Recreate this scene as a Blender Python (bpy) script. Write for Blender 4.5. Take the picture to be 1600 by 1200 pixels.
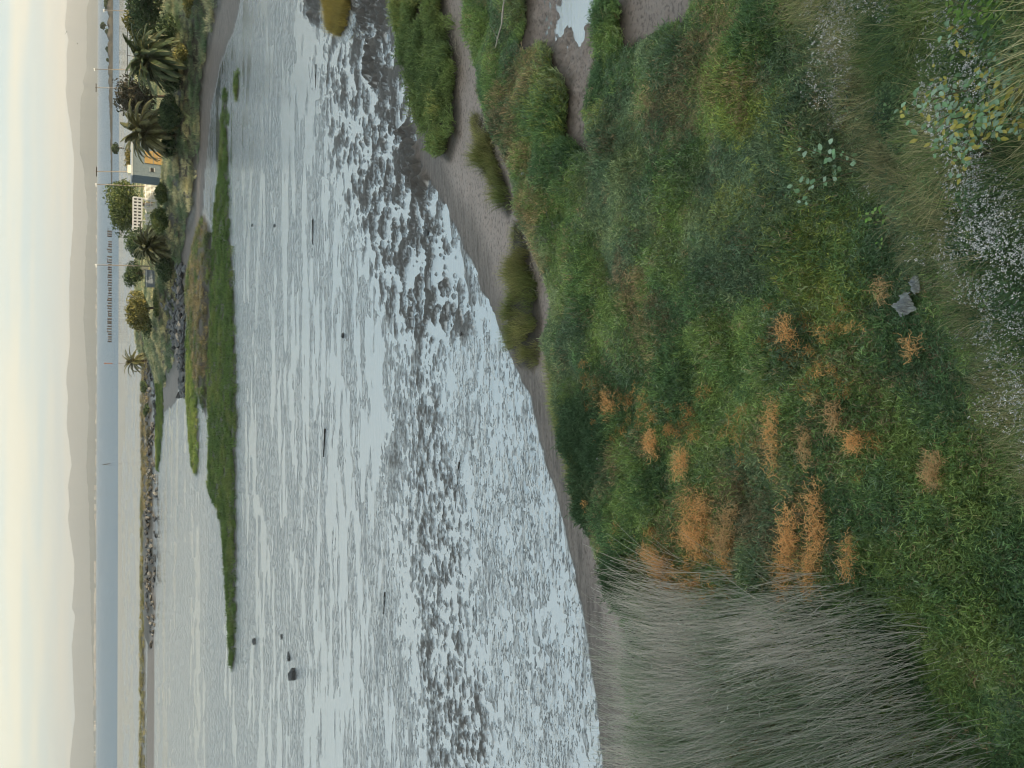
import bpy, bmesh, math, random
import numpy as np
from mathutils import Vector, Matrix

scene = bpy.context.scene
for o in list(bpy.data.objects):
    bpy.data.objects.remove(o)

# ------------------------------------------------------------------ camera, sky, sun, exposure
# The photograph was taken upright and is stored on its side: world up points to the left of the frame.
H = 9.0                      # eye height above the mudflat
FPX = 1202.0                 # focal length in pixels of the 1600 x 1200 photograph
PITCH = math.atan((800 - 149.0) / FPX)
ROLL = math.radians(0.16)
cp, sp = math.cos(PITCH), math.sin(PITCH)
FWD = np.array((0, cp, -sp)); _r = np.array((1.0, 0, 0)); _u = np.array((0, sp, cp))
RIGHT = _r * math.cos(ROLL) + _u * math.sin(ROLL)
UPV = _u * math.cos(ROLL) - _r * math.sin(ROLL)
cam_data = bpy.data.cameras.new('camera')
cam = bpy.data.objects.new('camera', cam_data)
scene.collection.objects.link(cam)
cam_data.sensor_fit = 'HORIZONTAL'
cam_data.sensor_width = 36.0
cam_data.lens = 36.0 * FPX / 1600.0
cam_data.clip_start = 0.1
cam_data.clip_end = 60000.0
_X, _Y, _Z = -UPV, RIGHT, -FWD
cam.matrix_world = Matrix(((_X[0], _Y[0], _Z[0], 0), (_X[1], _Y[1], _Z[1], 0), (_X[2], _Y[2], _Z[2], H), (0, 0, 0, 1)))
scene.camera = cam
scene.render.resolution_x, scene.render.resolution_y = 1024, 768

SUN_EL, SUN_AZ = math.radians(7.0), math.radians(116.0)      # azimuth clockwise from +Y
world = bpy.data.worlds.new('World'); scene.world = world; world.use_nodes = True
wn, wl = world.node_tree.nodes, world.node_tree.links
wbg = wn['Background']
wsky = wn.new('ShaderNodeTexSky'); wsky.sky_type = 'NISHITA'; wsky.sun_disc = False
wsky.sun_elevation = SUN_EL; wsky.sun_rotation = SUN_AZ
wsky.air_density = 1.0; wsky.dust_density = 1.0; wsky.ozone_density = 1.0
# thin high cloud veil over the whole dome, in faint streaks
wtc = wn.new('ShaderNodeTexCoord')
wsep = wn.new('ShaderNodeSeparateXYZ'); wl.new(wtc.outputs['Generated'], wsep.inputs[0])
wadd = wn.new('ShaderNodeMath'); wadd.operation = 'ADD'; wadd.inputs[1].default_value = 0.06
wl.new(wsep.outputs['Z'], wadd.inputs[0])
wmx = wn.new('ShaderNodeMath'); wmx.operation = 'MAXIMUM'; wmx.inputs[1].default_value = 0.02; wl.new(wadd.outputs[0], wmx.inputs[0])
wdiv = wn.new('ShaderNodeVectorMath'); wdiv.operation = 'DIVIDE'; wl.new(wtc.outputs['Generated'], wdiv.inputs[0])
wcmb = wn.new('ShaderNodeCombineXYZ')
for i in range(3): wl.new(wmx.outputs[0], wcmb.inputs[i])
wl.new(wcmb.outputs[0], wdiv.inputs[1])
wmap = wn.new('ShaderNodeMapping'); wmap.inputs['Scale'].default_value = (0.22, 0.55, 0.0); wmap.inputs['Rotation'].default_value = (0, 0, 0.35)
wl.new(wdiv.outputs[0], wmap.inputs[0])
wno = wn.new('ShaderNodeTexNoise'); wno.inputs['Scale'].default_value = 1.0; wno.inputs['Detail'].default_value = 6.0; wno.inputs['Roughness'].default_value = 0.55
wl.new(wmap.outputs[0], wno.inputs['Vector'])
wcr = wn.new('ShaderNodeValToRGB')
wcr.color_ramp.elements[0].position = 0.42; wcr.color_ramp.elements[0].color = (1.28, 1.80, 2.06, 1)
wcr.color_ramp.elements[1].position = 0.60; wcr.color_ramp.elements[1].color = (2.34, 2.20, 1.82, 1)
wl.new(wno.outputs['Fac'], wcr.inputs[0])
wmix = wn.new('ShaderNodeMix'); wmix.data_type = 'RGBA'; wmix.blend_type = 'ADD'; wmix.inputs['Factor'].default_value = 1.0
whalf = wn.new('ShaderNodeMix'); whalf.data_type = 'RGBA'; whalf.inputs['Factor'].default_value = 0.78
whalf.inputs['B'].default_value = (0, 0, 0, 1); wl.new(wsky.outputs[0], whalf.inputs['A'])
wl.new(whalf.outputs['Result'], wmix.inputs['A']); wl.new(wcr.outputs[0], wmix.inputs['B'])
wl.new(wmix.outputs['Result'], wbg.inputs['Color'])
wbg.inputs['Strength'].default_value = 0.1

sun_data = bpy.data.lights.new('sun', 'SUN'); sun = bpy.data.objects.new('sun', sun_data)
scene.collection.objects.link(sun)
sun_data.energy = 2.6; sun_data.angle = math.radians(0.5); sun_data.color = (1.0, 0.78, 0.48)
_sd = Vector((math.sin(SUN_AZ) * math.cos(SUN_EL), math.cos(SUN_AZ) * math.cos(SUN_EL), math.sin(SUN_EL)))
sun.rotation_euler = _sd.to_track_quat('Z', 'Y').to_euler()
vs = scene.view_settings
vs.view_transform = 'Standard'; vs.look = 'None'; vs.gamma = 1.0; vs.exposure = 1.87; vs.use_curve_mapping = False
scene.cycles.use_denoising = True
scene.cycles.max_bounces = 4; scene.cycles.diffuse_bounces = 3; scene.cycles.glossy_bounces = 2
scene.cycles.transparent_max_bounces = 8; scene.cycles.volume_bounces = 0
scene.cycles.filter_width = 1.1
scene.cycles.use_adaptive_sampling = True; scene.cycles.adaptive_threshold = 0.03
scene.cycles.volume_step_rate = 1.0

# ------------------------------------------------------------------ helpers
rng = np.random.default_rng(7)
random.seed(7)
COL = scene.collection

def ray(px, py):
    cx = (600.0 - np.asarray(py, float)) / FPX
    cy = (800.0 - np.asarray(px, float)) / FPX
    return (FWD[None, :] + cx.reshape(-1, 1) * RIGHT[None, :] + cy.reshape(-1, 1) * UPV[None, :])

def P(px, py, z=0.0):
    """world point at height z seen at photo pixel (px, py)"""
    d = ray(px, py)[0]
    t = (H - z) / -d[2]
    return Vector((d[0] * t, d[1] * t, z))

def PD(px, py, dist):
    """world point seen at photo pixel at ground distance dist along +Y"""
    d = ray(px, py)[0]
    t = dist / d[1]
    return Vector((d[0] * t, dist, H + d[2] * t))

def pix(X, Y, Z):
    X = np.asarray(X, float); Y = np.asarray(Y, float); Z = np.asarray(Z, float) - H
    f = X * FWD[0] + Y * FWD[1] + Z * FWD[2]
    r = X * RIGHT[0] + Y * RIGHT[1] + Z * RIGHT[2]
    u = X * UPV[0] + Y * UPV[1] + Z * UPV[2]
    return 800 - FPX * u / f, 600 - FPX * r / f

def poly_w(pts, z=0.0):
    return np.array([P(x, y, z)[:2] for x, y in pts])

def sdist(X, Y, poly, pad=30.0):
    """signed distance to a closed polygon, positive inside; far points get -pad"""
    X = np.asarray(X, float); Y = np.asarray(Y, float)
    out = np.full(X.shape, -pad)
    lo, hi = poly.min(0) - pad, poly.max(0) + pad
    m = (X > lo[0]) & (X < hi[0]) & (Y > lo[1]) & (Y < hi[1])
    if not m.any(): return out
    x, y = X[m], Y[m]
    best = np.full(x.shape, 1e9); ins = np.zeros(x.shape, bool)
    n = len(poly)
    for i in range(n):
        ax, ay = poly[i]; bx, by = poly[(i + 1) % n]
        dx, dy = bx - ax, by - ay
        t = np.clip(((x - ax) * dx + (y - ay) * dy) / (dx * dx + dy * dy + 1e-12), 0, 1)
        best = np.minimum(best, (x - ax - t * dx) ** 2 + (y - ay - t * dy) ** 2)
        c = ((ay > y) != (by > y))
        xi = ax + (y - ay) * dx / (dy if abs(dy) > 1e-12 else 1e-12)
        ins ^= c & (x < xi)
    d = np.sqrt(best)
    out[m] = np.where(ins, d, -d)
    return out

def _hash(ix, iy, seed):
    h = (ix.astype(np.int64) * 374761393 + iy.astype(np.int64) * 668265263 + seed * 974711) & 0x7fffffff
    h = ((h ^ (h >> 13)) * 1274126177) & 0x7fffffff
    return ((h ^ (h >> 16)) & 0xffff) / 65535.0

def vnoise(x, y, seed=0):
    ix, iy = np.floor(x), np.floor(y)
    fx, fy = x - ix, y - iy
    ux, uy = fx * fx * fx * (fx * (fx * 6 - 15) + 10), fy * fy * fy * (fy * (fy * 6 - 15) + 10)
    a, b = _hash(ix, iy, seed), _hash(ix + 1, iy, seed)
    c, d = _hash(ix, iy + 1, seed), _hash(ix + 1, iy + 1, seed)
    return (a * (1 - ux) + b * ux) * (1 - uy) + (c * (1 - ux) + d * ux) * uy - 0.5      # -0.5 .. 0.5

def fbm(x, y, octaves=4, seed=0, gain=0.5, lac=2.03):
    s = np.zeros(np.shape(x)); a = 1.0
    for k in range(octaves):
        s += a * vnoise(x * 0.8 + 0.6 * y, -0.6 * x + 0.8 * y, seed + k * 17)
        x = x * lac + 13.7; y = y * lac - 7.3; a *= gain
    return s

def sstep(a, b, x):
    t = np.clip((x - a) / (b - a), 0, 1)
    return t * t * (3 - 2 * t)

def tag(o, label=None, cat=None, group=None, kind=None):
    if label: o['label'] = label
    if cat: o['category'] = cat
    if group: o['group'] = group
    if kind: o['kind'] = kind
    return o

def link(name, me, mat=None, parent=None):
    if mat is not None and len(me.materials) == 0: me.materials.append(mat)
    o = bpy.data.objects.new(name, me); COL.objects.link(o)
    if parent is not None: o.parent = parent
    return o

def mesh_np(name, V, F4=None, F3=None, smooth=False):
    """mesh from numpy vertex array and quad / triangle index arrays"""
    me = bpy.data.meshes.new(name)
    V = np.asarray(V, np.float32)
    loops = []; starts = []; k = 0
    parts = []
    if F4 is not None and len(F4): parts.append(np.asarray(F4, np.int32))
    if F3 is not None and len(F3): parts.append(np.asarray(F3, np.int32))
    for f in parts:
        n = f.shape[1]
        loops.append(f.ravel()); starts.append(k + n * np.arange(len(f))); k += f.size
    loops = np.concatenate(loops).astype(np.int32); starts = np.concatenate(starts).astype(np.int32)
    me.vertices.add(len(V)); me.vertices.foreach_set('co', V.ravel())
    me.loops.add(len(loops)); me.loops.foreach_set('vertex_index', loops)
    me.polygons.add(len(starts)); me.polygons.foreach_set('loop_start', starts)
    me.update(calc_edges=True)
    me.polygons.foreach_set('use_smooth', np.full(len(starts), bool(smooth)))
    return me

def attr(me, name, vals):
    a = me.attributes.new(name, 'FLOAT', 'POINT'); a.data.foreach_set('value', np.asarray(vals, np.float32))

def attr_col(me, name, rgb):
    a = me.attributes.new(name, 'FLOAT_COLOR', 'POINT')
    c = np.ones((len(rgb), 4), np.float32); c[:, :3] = rgb
    a.data.foreach_set('color', c.ravel())

# ---- small node helper
class NT:
    def __init__(self, name, rough=0.8, spec=0.3):
        self.m = bpy.data.materials.new(name); self.m.use_nodes = True
        self.t = self.m.node_tree; self.b = self.t.nodes['Principled BSDF']
        self.b.inputs['Roughness'].default_value = rough
        self.b.inputs['Specular IOR Level'].default_value = spec
        self._o = None
    def n(self, kind, **kw):
        nd = self.t.nodes.new(kind)
        for k, v in kw.items(): setattr(nd, k, v)
        return nd
    def l(self, a, b): self.t.links.new(a, b)
    def obj(self):
        if self._o is None: self._o = self.n('ShaderNodeTexCoord').outputs['Object']
        return self._o
    def geo(self): return self.n('ShaderNodeNewGeometry').outputs['Position']
    def attr(self, name, typ='Fac'):
        nd = self.n('ShaderNodeAttribute'); nd.attribute_name = name; return nd.outputs[typ]
    def noise(self, scale, detail=4, vec=None, stretch=None, rough=0.6, out='Fac'):
        nd = self.n('ShaderNodeTexNoise'); nd.inputs['Scale'].default_value = scale
        nd.inputs['Detail'].default_value = detail; nd.inputs['Roughness'].default_value = rough
        v = vec if vec is not None else self.obj()
        if stretch:
            mp = self.n('ShaderNodeMapping'); mp.inputs['Scale'].default_value = stretch
            self.l(v, mp.inputs[0]); v = mp.outputs[0]
        self.l(v, nd.inputs['Vector']); return nd.outputs[out]
    def ramp(self, fac, stops):
        nd = self.n('ShaderNodeValToRGB'); r = nd.color_ramp
        while len(r.elements) < len(stops): r.elements.new(0.5)
        for e, (p, c) in zip(r.elements, stops):
            e.position = p; e.color = (*c, 1) if len(c) == 3 else c
        self.l(fac, nd.inputs[0]); return nd.outputs[0]
    def mix(self, fac, a, b, mode='MIX'):
        nd = self.n('ShaderNodeMix'); nd.data_type = 'RGBA'; nd.blend_type = mode
        for sock, v in ((nd.inputs['Factor'], fac), (nd.inputs['A'], a), (nd.inputs['B'], b)):
            if isinstance(v, (int, float)): sock.default_value = v
            elif isinstance(v, tuple): sock.default_value = (*v, 1)
            else: self.l(v, sock)
        return nd.outputs['Result']
    def lerp(self, fac, a, b):
        nd = self.n('ShaderNodeMix'); nd.data_type = 'FLOAT'
        for sock, v in ((nd.inputs['Factor'], fac), (nd.inputs['A'], a), (nd.inputs['B'], b)):
            if isinstance(v, (int, float)): sock.default_value = v
            else: self.l(v, sock)
        return nd.outputs['Result']
    def bump(self, height, strength, dist):
        nd = self.n('ShaderNodeBump'); nd.inputs['Strength'].default_value = strength; nd.inputs['Distance'].default_value = dist
        self.l(height, nd.inputs['Height']); self.l(nd.outputs[0], self.b.inputs['Normal'])
    def color(self, c):
        if isinstance(c, tuple): self.b.inputs['Base Color'].default_value = (*c, 1)
        else: self.l(c, self.b.inputs['Base Color'])
        return self.m

def simple(name, c0, c1, scale=6.0, rough=0.8, spec=0.3, bump=0.0, detail=4):
    n = NT(name, rough, spec); f = n.noise(scale, detail)
    if bump: n.bump(f, 0.6, bump)
    return n.color(n.ramp(f, [(0.3, c0), (0.7, c1)]))

# ------------------------------------------------------------------ layout of land and marsh, traced on the ground
BEACH = poly_w([(395, -260), (374, 0), (354, 60), (343, 100), (331, 150), (326, 200), (322, 260), (318, 320), (314, 380), (296, 420), (289, 470), (287, 520), (284, 570), (279, 612),
                (262, 640), (247, 632), (240, 560), (228, 610), (224, 570), (226, 500), (226, 430), (226, 300), (224, 100), (222, -260)])
MIDHEAD = poly_w([(318, 330), (303, 400), (295, 450), (302, 520), (308, 570), (314, 620), (322, 652), (327, 640), (329, 590), (331, 500), (338, 420), (334, 360)])
GREENS = [poly_w(p, 0.25) for p in (
    [(347, 140), (341, 250), (333, 330), (329, 420), (326, 520), (323, 600), (324, 700), (322, 768), (336, 790), (345, 830), (350, 920), (354, 1000), (357, 1042), (361, 1038), (364, 940), (365, 800), (365, 600), (362, 480), (357, 400), (353, 330), (352, 250), (351, 160)],
    [(290, 505), (289, 600), (293, 680), (298, 728), (303, 742), (307, 735), (308, 690), (304, 610), (300, 555), (298, 515)],
    [(248, 540), (244, 600), (242, 680), (243, 732), (246, 736), (251, 680), (256, 600), (257, 560), (254, 542)],
    [(363, 117), (363, 148), (366, 155), (369, 140), (368, 118)],
)]
BREAKW = poly_w([(229, 560), (226, 640), (229, 760), (230, 900), (231.5, 1005), (236, 1015), (240, 960), (242.5, 860), (243, 760), (243, 680), (240, 600), (243, 540)])
SANDBAR = poly_w([(236, 760), (235, 900), (231, 1010), (230, 1100), (229.5, 1500), (241.5, 1500), (242, 1100), (243, 960), (243.5, 800)])
OLIVE = poly_w([(226.5, 640), (224.5, 800), (223.5, 1000), (222.5, 1500), (227, 1500), (227.6, 1000), (228.5, 760)])
ZM = 0.38
MARSH = poly_w([(1040, 1700), (1005, 1350), (985, 1200), (965, 1010), (952, 905), (928, 872), (907, 812), (897, 760), (889, 720), (873, 660), (863, 610), (861, 580), (856, 540), (858, 480), (850, 430), (838, 390), (818, 330), (803, 290),
                (788, 245), (772, 205), (753, 176), (748, 130), (736, 78), (730, 20), (726, -300), (1100, -1100), (2600, -500), (2600, 600), (2600, 2200), (1300, 2200)], ZM)
CREEK = poly_w([(822, -400), (824, 0), (826, 80), (838, 92), (848, 74), (866, 76), (872, 114), (890, 124), (889, 170), (888, 214), (903, 230), (930, 250), (958, 258), (945, 226), (934, 202), (926, 178), (930, 158), (938, 130), (944, 110), (947, 80), (950, 8), (972, 8),
                (978, 60), (985, 112), (998, 72), (1012, 80), (1026, 72), (1048, 62), (1060, 42), (1086, 44), (1112, 0), (1160, -400)], 0.12)
POOL = poly_w([(880, -300), (872, 0), (868, 72), (882, 46), (892, 48), (906, 68), (914, 44), (934, 22), (946, 0), (952, -300)], 0.02)
PENIN = poly_w([(606, -300), (616, 0), (626, 70), (641, 110), (650, 170), (674, 198), (682, 238), (696, 246), (709, 214), (709, 170), (706, 140), (709, 100), (697, 42), (688, 0), (684, -300)], 0.3)
ISLET1 = poly_w([(800, 352), (796, 420), (792, 470), (791, 505), (799, 540), (804, 566), (822, 574), (832, 545), (837, 505), (832, 460), (822, 410), (811, 366)], 0.25)
ISLET2 = poly_w([(733, 186), (744, 235), (758, 270), (774, 314), (789, 334), (794, 322), (786, 290), (772, 255), (762, 215), (748, 188)], 0.25)
ISLET3 = poly_w([(508, -60), (511, 20), (517, 46), (530, 52), (540, 40), (548, 0), (546, -60)], 0.25)
# foot of the planted bank below the camera
BANK_A = np.array(P(1600, 668, 0.3)[:2]); BANK_B = np.array(P(1252, 0, 0.3)[:2])
_bd = (BANK_B - BANK_A) / np.linalg.norm(BANK_B - BANK_A); BANK_N = np.array((_bd[1], -_bd[0]))    # towards the camera side

def bank_d(X, Y):
    return (X - BANK_A[0]) * BANK_N[0] + (Y - BANK_A[1]) * BANK_N[1] + 0.35 * fbm(X * 0.55, Y * 0.55, 3, 91)

# soft zones of the mudflat (photo pixels at ground level, used only to lay the mud out)
Z_DARK = np.array([(640, -100), (560, 300), (585, 480), (575, 600), (582, 700), (605, 800), (625, 920), (640, 1060), (690, 1300), (800, 1300), (772, 1130), (745, 1010), (735, 900), (742, 780), (705, 720), (690, 640), (700, 560), (690, 430), (660, 300), (640, 100)], float)
Z_LUMP = np.array([(470, -100), (480, 120), (520, 260), (590, 420), (640, 520), (740, 520), (690, 330), (650, 240), (620, 100), (600, -100)], float)
Z_FILM = np.array([(700, 560), (712, 700), (748, 800), (745, 920), (765, 1040), (800, 1300), (1000, 1300), (900, 850), (820, 570), (760, 520)], float)
Z_CLODS = (np.array([(556, -60), (562, 60), (572, 130), (585, 148), (600, 138), (602, 60), (612, -60)], float), np.array([(622, 205), (636, 280), (655, 312), (672, 300), (676, 262), (668, 222), (650, 190)], float), np.array([(468, -60), (480, 30), (500, 40), (505, -60)], float))
Z_MIDGREY = np.array([(600, 530), (580, 640), (600, 740), (640, 700), (650, 560)], float)

def ground(X, Y, spacing=None):
    """height of the mud / sand / marsh sheet and its masks"""
    px, py = pix(X, Y, np.zeros_like(X))
    dist = np.hypot(X, Y)
    if spacing is None: spacing = np.full_like(X, 0.05)
    def fade(w): return 1 - sstep(0.3, 0.9, spacing / w)
    zd = sstep(-38, 22, sdist(px, py, Z_DARK, 60)); zl = sstep(-40, 30, sdist(px, py, Z_LUMP, 60))
    zf = sstep(-25, 25, sdist(px, py, Z_FILM, 60)); zg = sstep(-16, 18, sdist(px, py, Z_MIDGREY, 60) + 22 * fbm(X * 0.5, Y * 0.9, 3, 4))
    # mud relief
    big = fbm(X * 0.16, Y * 0.30, 4, 3)
    mid = fbm(X * 0.55, Y * 1.15, 3, 21)
    lump = fbm(X * 3.5, Y * 6.4, 3, 5, 0.68) * fade(0.15)
    fine = fbm(X * 7.0, Y * 9.5, 2, 9) * fade(0.12)
    streak = fbm(X * 0.05, Y * 0.42, 4, 33)
    thin = fbm(X * 0.7, Y * 3.2, 3, 35, 0.65) * fade(0.30)
    thin2 = fbm(X * 0.22, Y * 1.25, 4, 37, 0.62) * fade(0.8)
    lump2 = fbm(X * 1.9, Y * 3.3, 4, 55, 0.66) * fade(0.26)
    ridge = (0.5 - np.abs(fbm(X * 1.1, Y * 2.6, 3, 44))) * fade(0.3)
    h = 0.0030 + 0.018 * thin2 + 0.008 * streak + 0.006 * mid + 0.008 * fine + 0.012 * lump + 0.026 * thin
    h = h * (1 - zd) + zd * (0.004 + 0.030 * big + 0.022 * mid + 0.028 * np.tanh(4.0 * lump) + 0.036 * lump + 0.046 * fine)
    h = h * (1 - zl) + zl * (-0.010 + 0.035 * big + 0.03 * mid + 0.085 * np.tanh(4.0 * lump2) + 0.06 * lump2 + 0.05 * lump + 0.06 * fine)
    h = h * (1 - zf) + zf * (0.008 + 0.012 * mid + 0.022 * lump + 0.018 * fine + 0.020 * (ridge - 0.35))
    zc = np.zeros_like(h)
    for q in Z_CLODS: zc = np.maximum(zc, sstep(-6, 10, sdist(px, py, q, 40) + 9 * fbm(X * 1.2, Y * 1.2, 2, 6)))
    h = h + zc * (-0.02 + 0.55 * np.abs(fbm(X * 1.3, Y * 2.2, 4, 77, 0.6)) + 0.14 * lump + 0.05 * fine)
    far = sstep(90, 160, Y)
    h = h * (1 - far) + far * (0.002 + 0.05 * streak + 0.03 * mid)
    mud_h = h + zc * 0.04
    zone_wet = np.clip(zf * 0.95 + (1 - zd) * (1 - zl) * 0.6, 0, 1) * (1 - zc)
    # beach strip between wet flat and marsh: signed distance from the marsh edge
    wob = 0.12 * fbm(X * 0.9, Y * 0.9, 3, 61) + 0.05 * fbm(X * 4, Y * 4, 2, 62)
    dm = sdist(X, Y, MARSH, 12.0) + wob
    sand = np.zeros_like(h); soil = np.zeros_like(h); dry = np.zeros_like(h)
    shore_px = np.interp(py, [0, 120, 240, 285, 310, 360, 400, 480, 560, 620, 720, 800, 900, 1000, 1100, 1200, 1500],
                         [612, 632, 655, 672, 690, 715, 735, 765, 800, 832, 852, 876, 902, 921, 935, 946, 975])
    ds = (px - shore_px) + 6 * fbm(X * 1.3, Y * 1.3, 3, 71)          # positive on the sand side
    s = sstep(-4, 6, ds) * sstep(-14, -8, dm) * (Y < 60)
    sand = np.maximum(sand, s)
    h = np.where(s > 0, h * (1 - s) + s * (0.02 + np.clip(ds, 0, 60) * 0.0022 + 0.022 * fbm(X * 1.5, Y * 5, 3, 72) + 0.012 * fine + 0.012 * lump), h)
    dry = np.maximum(dry, s * sstep(18, 60, ds + 14 * fbm(X * .8, Y * 2.4, 3, 73)))
    m = sstep(-0.35, 0.5, dm)
    h = h * (1 - m) + m * (0.24 + 0.24 * fbm(X * 0.9, Y * 0.9, 3, 81) + 0.05 * sstep(0, 6, dm))
    soil = np.maximum(soil, sstep(-0.15, 0.15, dm))
    dc = sdist(X, Y, CREEK, 6.0) + 0.10 * fbm(X * 2.2, Y * 2.2, 3, 82)
    c = sstep(-0.12, 0.30, dc)
    h = h * (1 - c) + c * (0.06 + 0.10 * lump + 0.06 * fine + 0.04 * mid)
    soil = soil * (1 - c); sand = np.maximum(sand * (1 - c), c * 0.85); dry = np.maximum(dry, c * 0.35)
    pl = sstep(-0.20, 0.25, sdist(X, Y, POOL, 4.0) + 0.10 * fbm(X * 3, Y * 3, 3, 83))
    h = h - pl * 0.16
    sand = sand * (1 - pl)
    for poly, hh, w in ((PENIN, 0.26, 0.5), (ISLET1, 0.22, 0.3), (ISLET2, 0.20, 0.3), (ISLET3, 0.26, 0.5)):
        d = sdist(X, Y, poly, 4.0) + 0.6 * wob
        k = sstep(-w, 0.25 * w, d)
        h = np.maximum(h, k * (hh + 0.06 * fbm(X * 1.2, Y * 1.2, 3, 84)) - 0.02 * (1 - k))
        soil = np.maximum(soil, sstep(-0.25, 0.0, d))
    for poly in GREENS:
        d = sdist(X, Y, poly, 20.0) + 0.35 * fbm(X * 0.5, Y * 0.5, 3, 85)
        k = sstep(-1.0, 0.8, d)
        h = np.maximum(h, k * 0.16 - 0.03 * (1 - k)); soil = np.maximum(soil, sstep(-0.6, 0.1, d))
    d = sdist(X, Y, MIDHEAD, 20.0) + 0.5 * fbm(X * 0.4, Y * 0.4, 3, 86)
    k = sstep(-0.8, 3.0, d); h = np.maximum(h, k * 0.75 - 0.03); soil = np.maximum(soil, sstep(-0.5, 0.5, d))
    d = sdist(X, Y, BEACH, 40.0) + 1.2 * fbm(X * 0.22, Y * 0.22, 4, 87)
    k = 0.35 * sstep(-1.5, 3.0, d) + 1.75 * sstep(2.5, 11.0, d)
    h = np.maximum(h, k + 0.12 * sstep(2, 6, d) * fbm(X * 0.4, Y * 0.4, 3, 88) - 0.04)
    sand = np.maximum(sand, sstep(-1.0, 0.3, d) * (1 - sstep(2.5, 4.5, d))); soil = np.maximum(soil, sstep(2.5, 4.5, d))
    for poly, hh, w in ((BREAKW, 0.9, 3.0), (SANDBAR, 0.30, 4.0), (OLIVE, 0.8, 6.0)):
        d = sdist(X, Y, poly, 30.0) + 0.8 * fbm(X * 0.15, Y * 0.15, 3, 89)
        k = sstep(-1.5, w, d); h = np.maximum(h, k * hh - 0.05)
        (sand if poly is SANDBAR else soil)[:] = np.maximum(sand if poly is SANDBAR else soil, sstep(-1.0, 0.5, d))
    # planted bank below the camera
    bd = bank_d(X, Y)
    bz = 0.85 * np.clip(bd, 0, 2.6) + 1.9 * np.clip(bd - 2.6, 0, 2.6)
    bz = np.where(Y < 0, np.maximum(bz, 5.5), bz)
    h = h + np.clip(bz, 0, 6.8) * (Y < 60)
    soil = np.maximum(soil, sstep(0, 0.3, bd) * (Y < 60))
    # the sheet dips below the bay beyond the tideline
    edge = np.interp(X, [-260, -120, 0, 120, 260], [292, 318, 352, 372, 380])
    h = h - 1.2 * sstep(edge - 2, edge + 25, Y + 6 * fbm(X * 0.02, Y * 0.02, 3, 95))
    wet = np.clip((1 - sstep(0.002, 0.042, mud_h)) * 0.80 + zone_wet * 0.6 + 0.2 * far, 0, 1)
    wet = np.clip(wet, 0, 1) * (1 - sstep(0.0, 0.4, sand)) * (1 - soil)
    return h, wet, sand, soil, dry

def gz(x, y):
    return float(ground(np.array([x], float), np.array([y], float))[0][0])

# fan-shaped ground sheet, finer towards the camera
def build_ground():
    v = np.concatenate([np.arange(2300, 1240, -14), np.arange(1240, 960, -5), np.arange(960, 190, -1.7), np.arange(190, 181, -1.2)])
    th = PITCH - np.arctan((800 - v) / FPX)
    Yr = H / np.tan(th)
    s = np.linspace(-0.80, 0.80, 1000)
    dep = Yr * cp + H * sp
    X = s[None, :] * dep[:, None]; Y = np.repeat(Yr[:, None], len(s), 1)
    # rows behind the camera so that the bank goes on under and behind it
    Xb = np.repeat((s * 40)[None, :], 6, 0); Yb = np.repeat(np.array([-26, -14, -7, -3.5, -1.2, 1.0])[:, None], len(s), 1)
    Yb = Yb[Yb[:, 0] < Yr[0] - 0.3]; Xb = Xb[:len(Yb)]
    X = np.vstack([Xb, X]); Y = np.vstack([Yb, Y])
    sp_ = np.abs(np.gradient(Y, axis=0))
    h, wet, sand, soil, dry = ground(X.ravel(), Y.ravel(), sp_.ravel())
    R, Cn = X.shape
    V = np.stack([X.ravel(), Y.ravel(), h], 1)
    idx = np.arange(R * Cn).reshape(R, Cn)
    F = np.stack([idx[:-1, :-1], idx[:-1, 1:], idx[1:, 1:], idx[1:, :-1]], -1).reshape(-1, 4)
    me = mesh_np('mudflat', V, F, smooth=True)
    for nm, a in (('wet', wet), ('sand', sand), ('soil', soil), ('dry', dry)): attr(me, nm, a)
    return me

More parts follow.
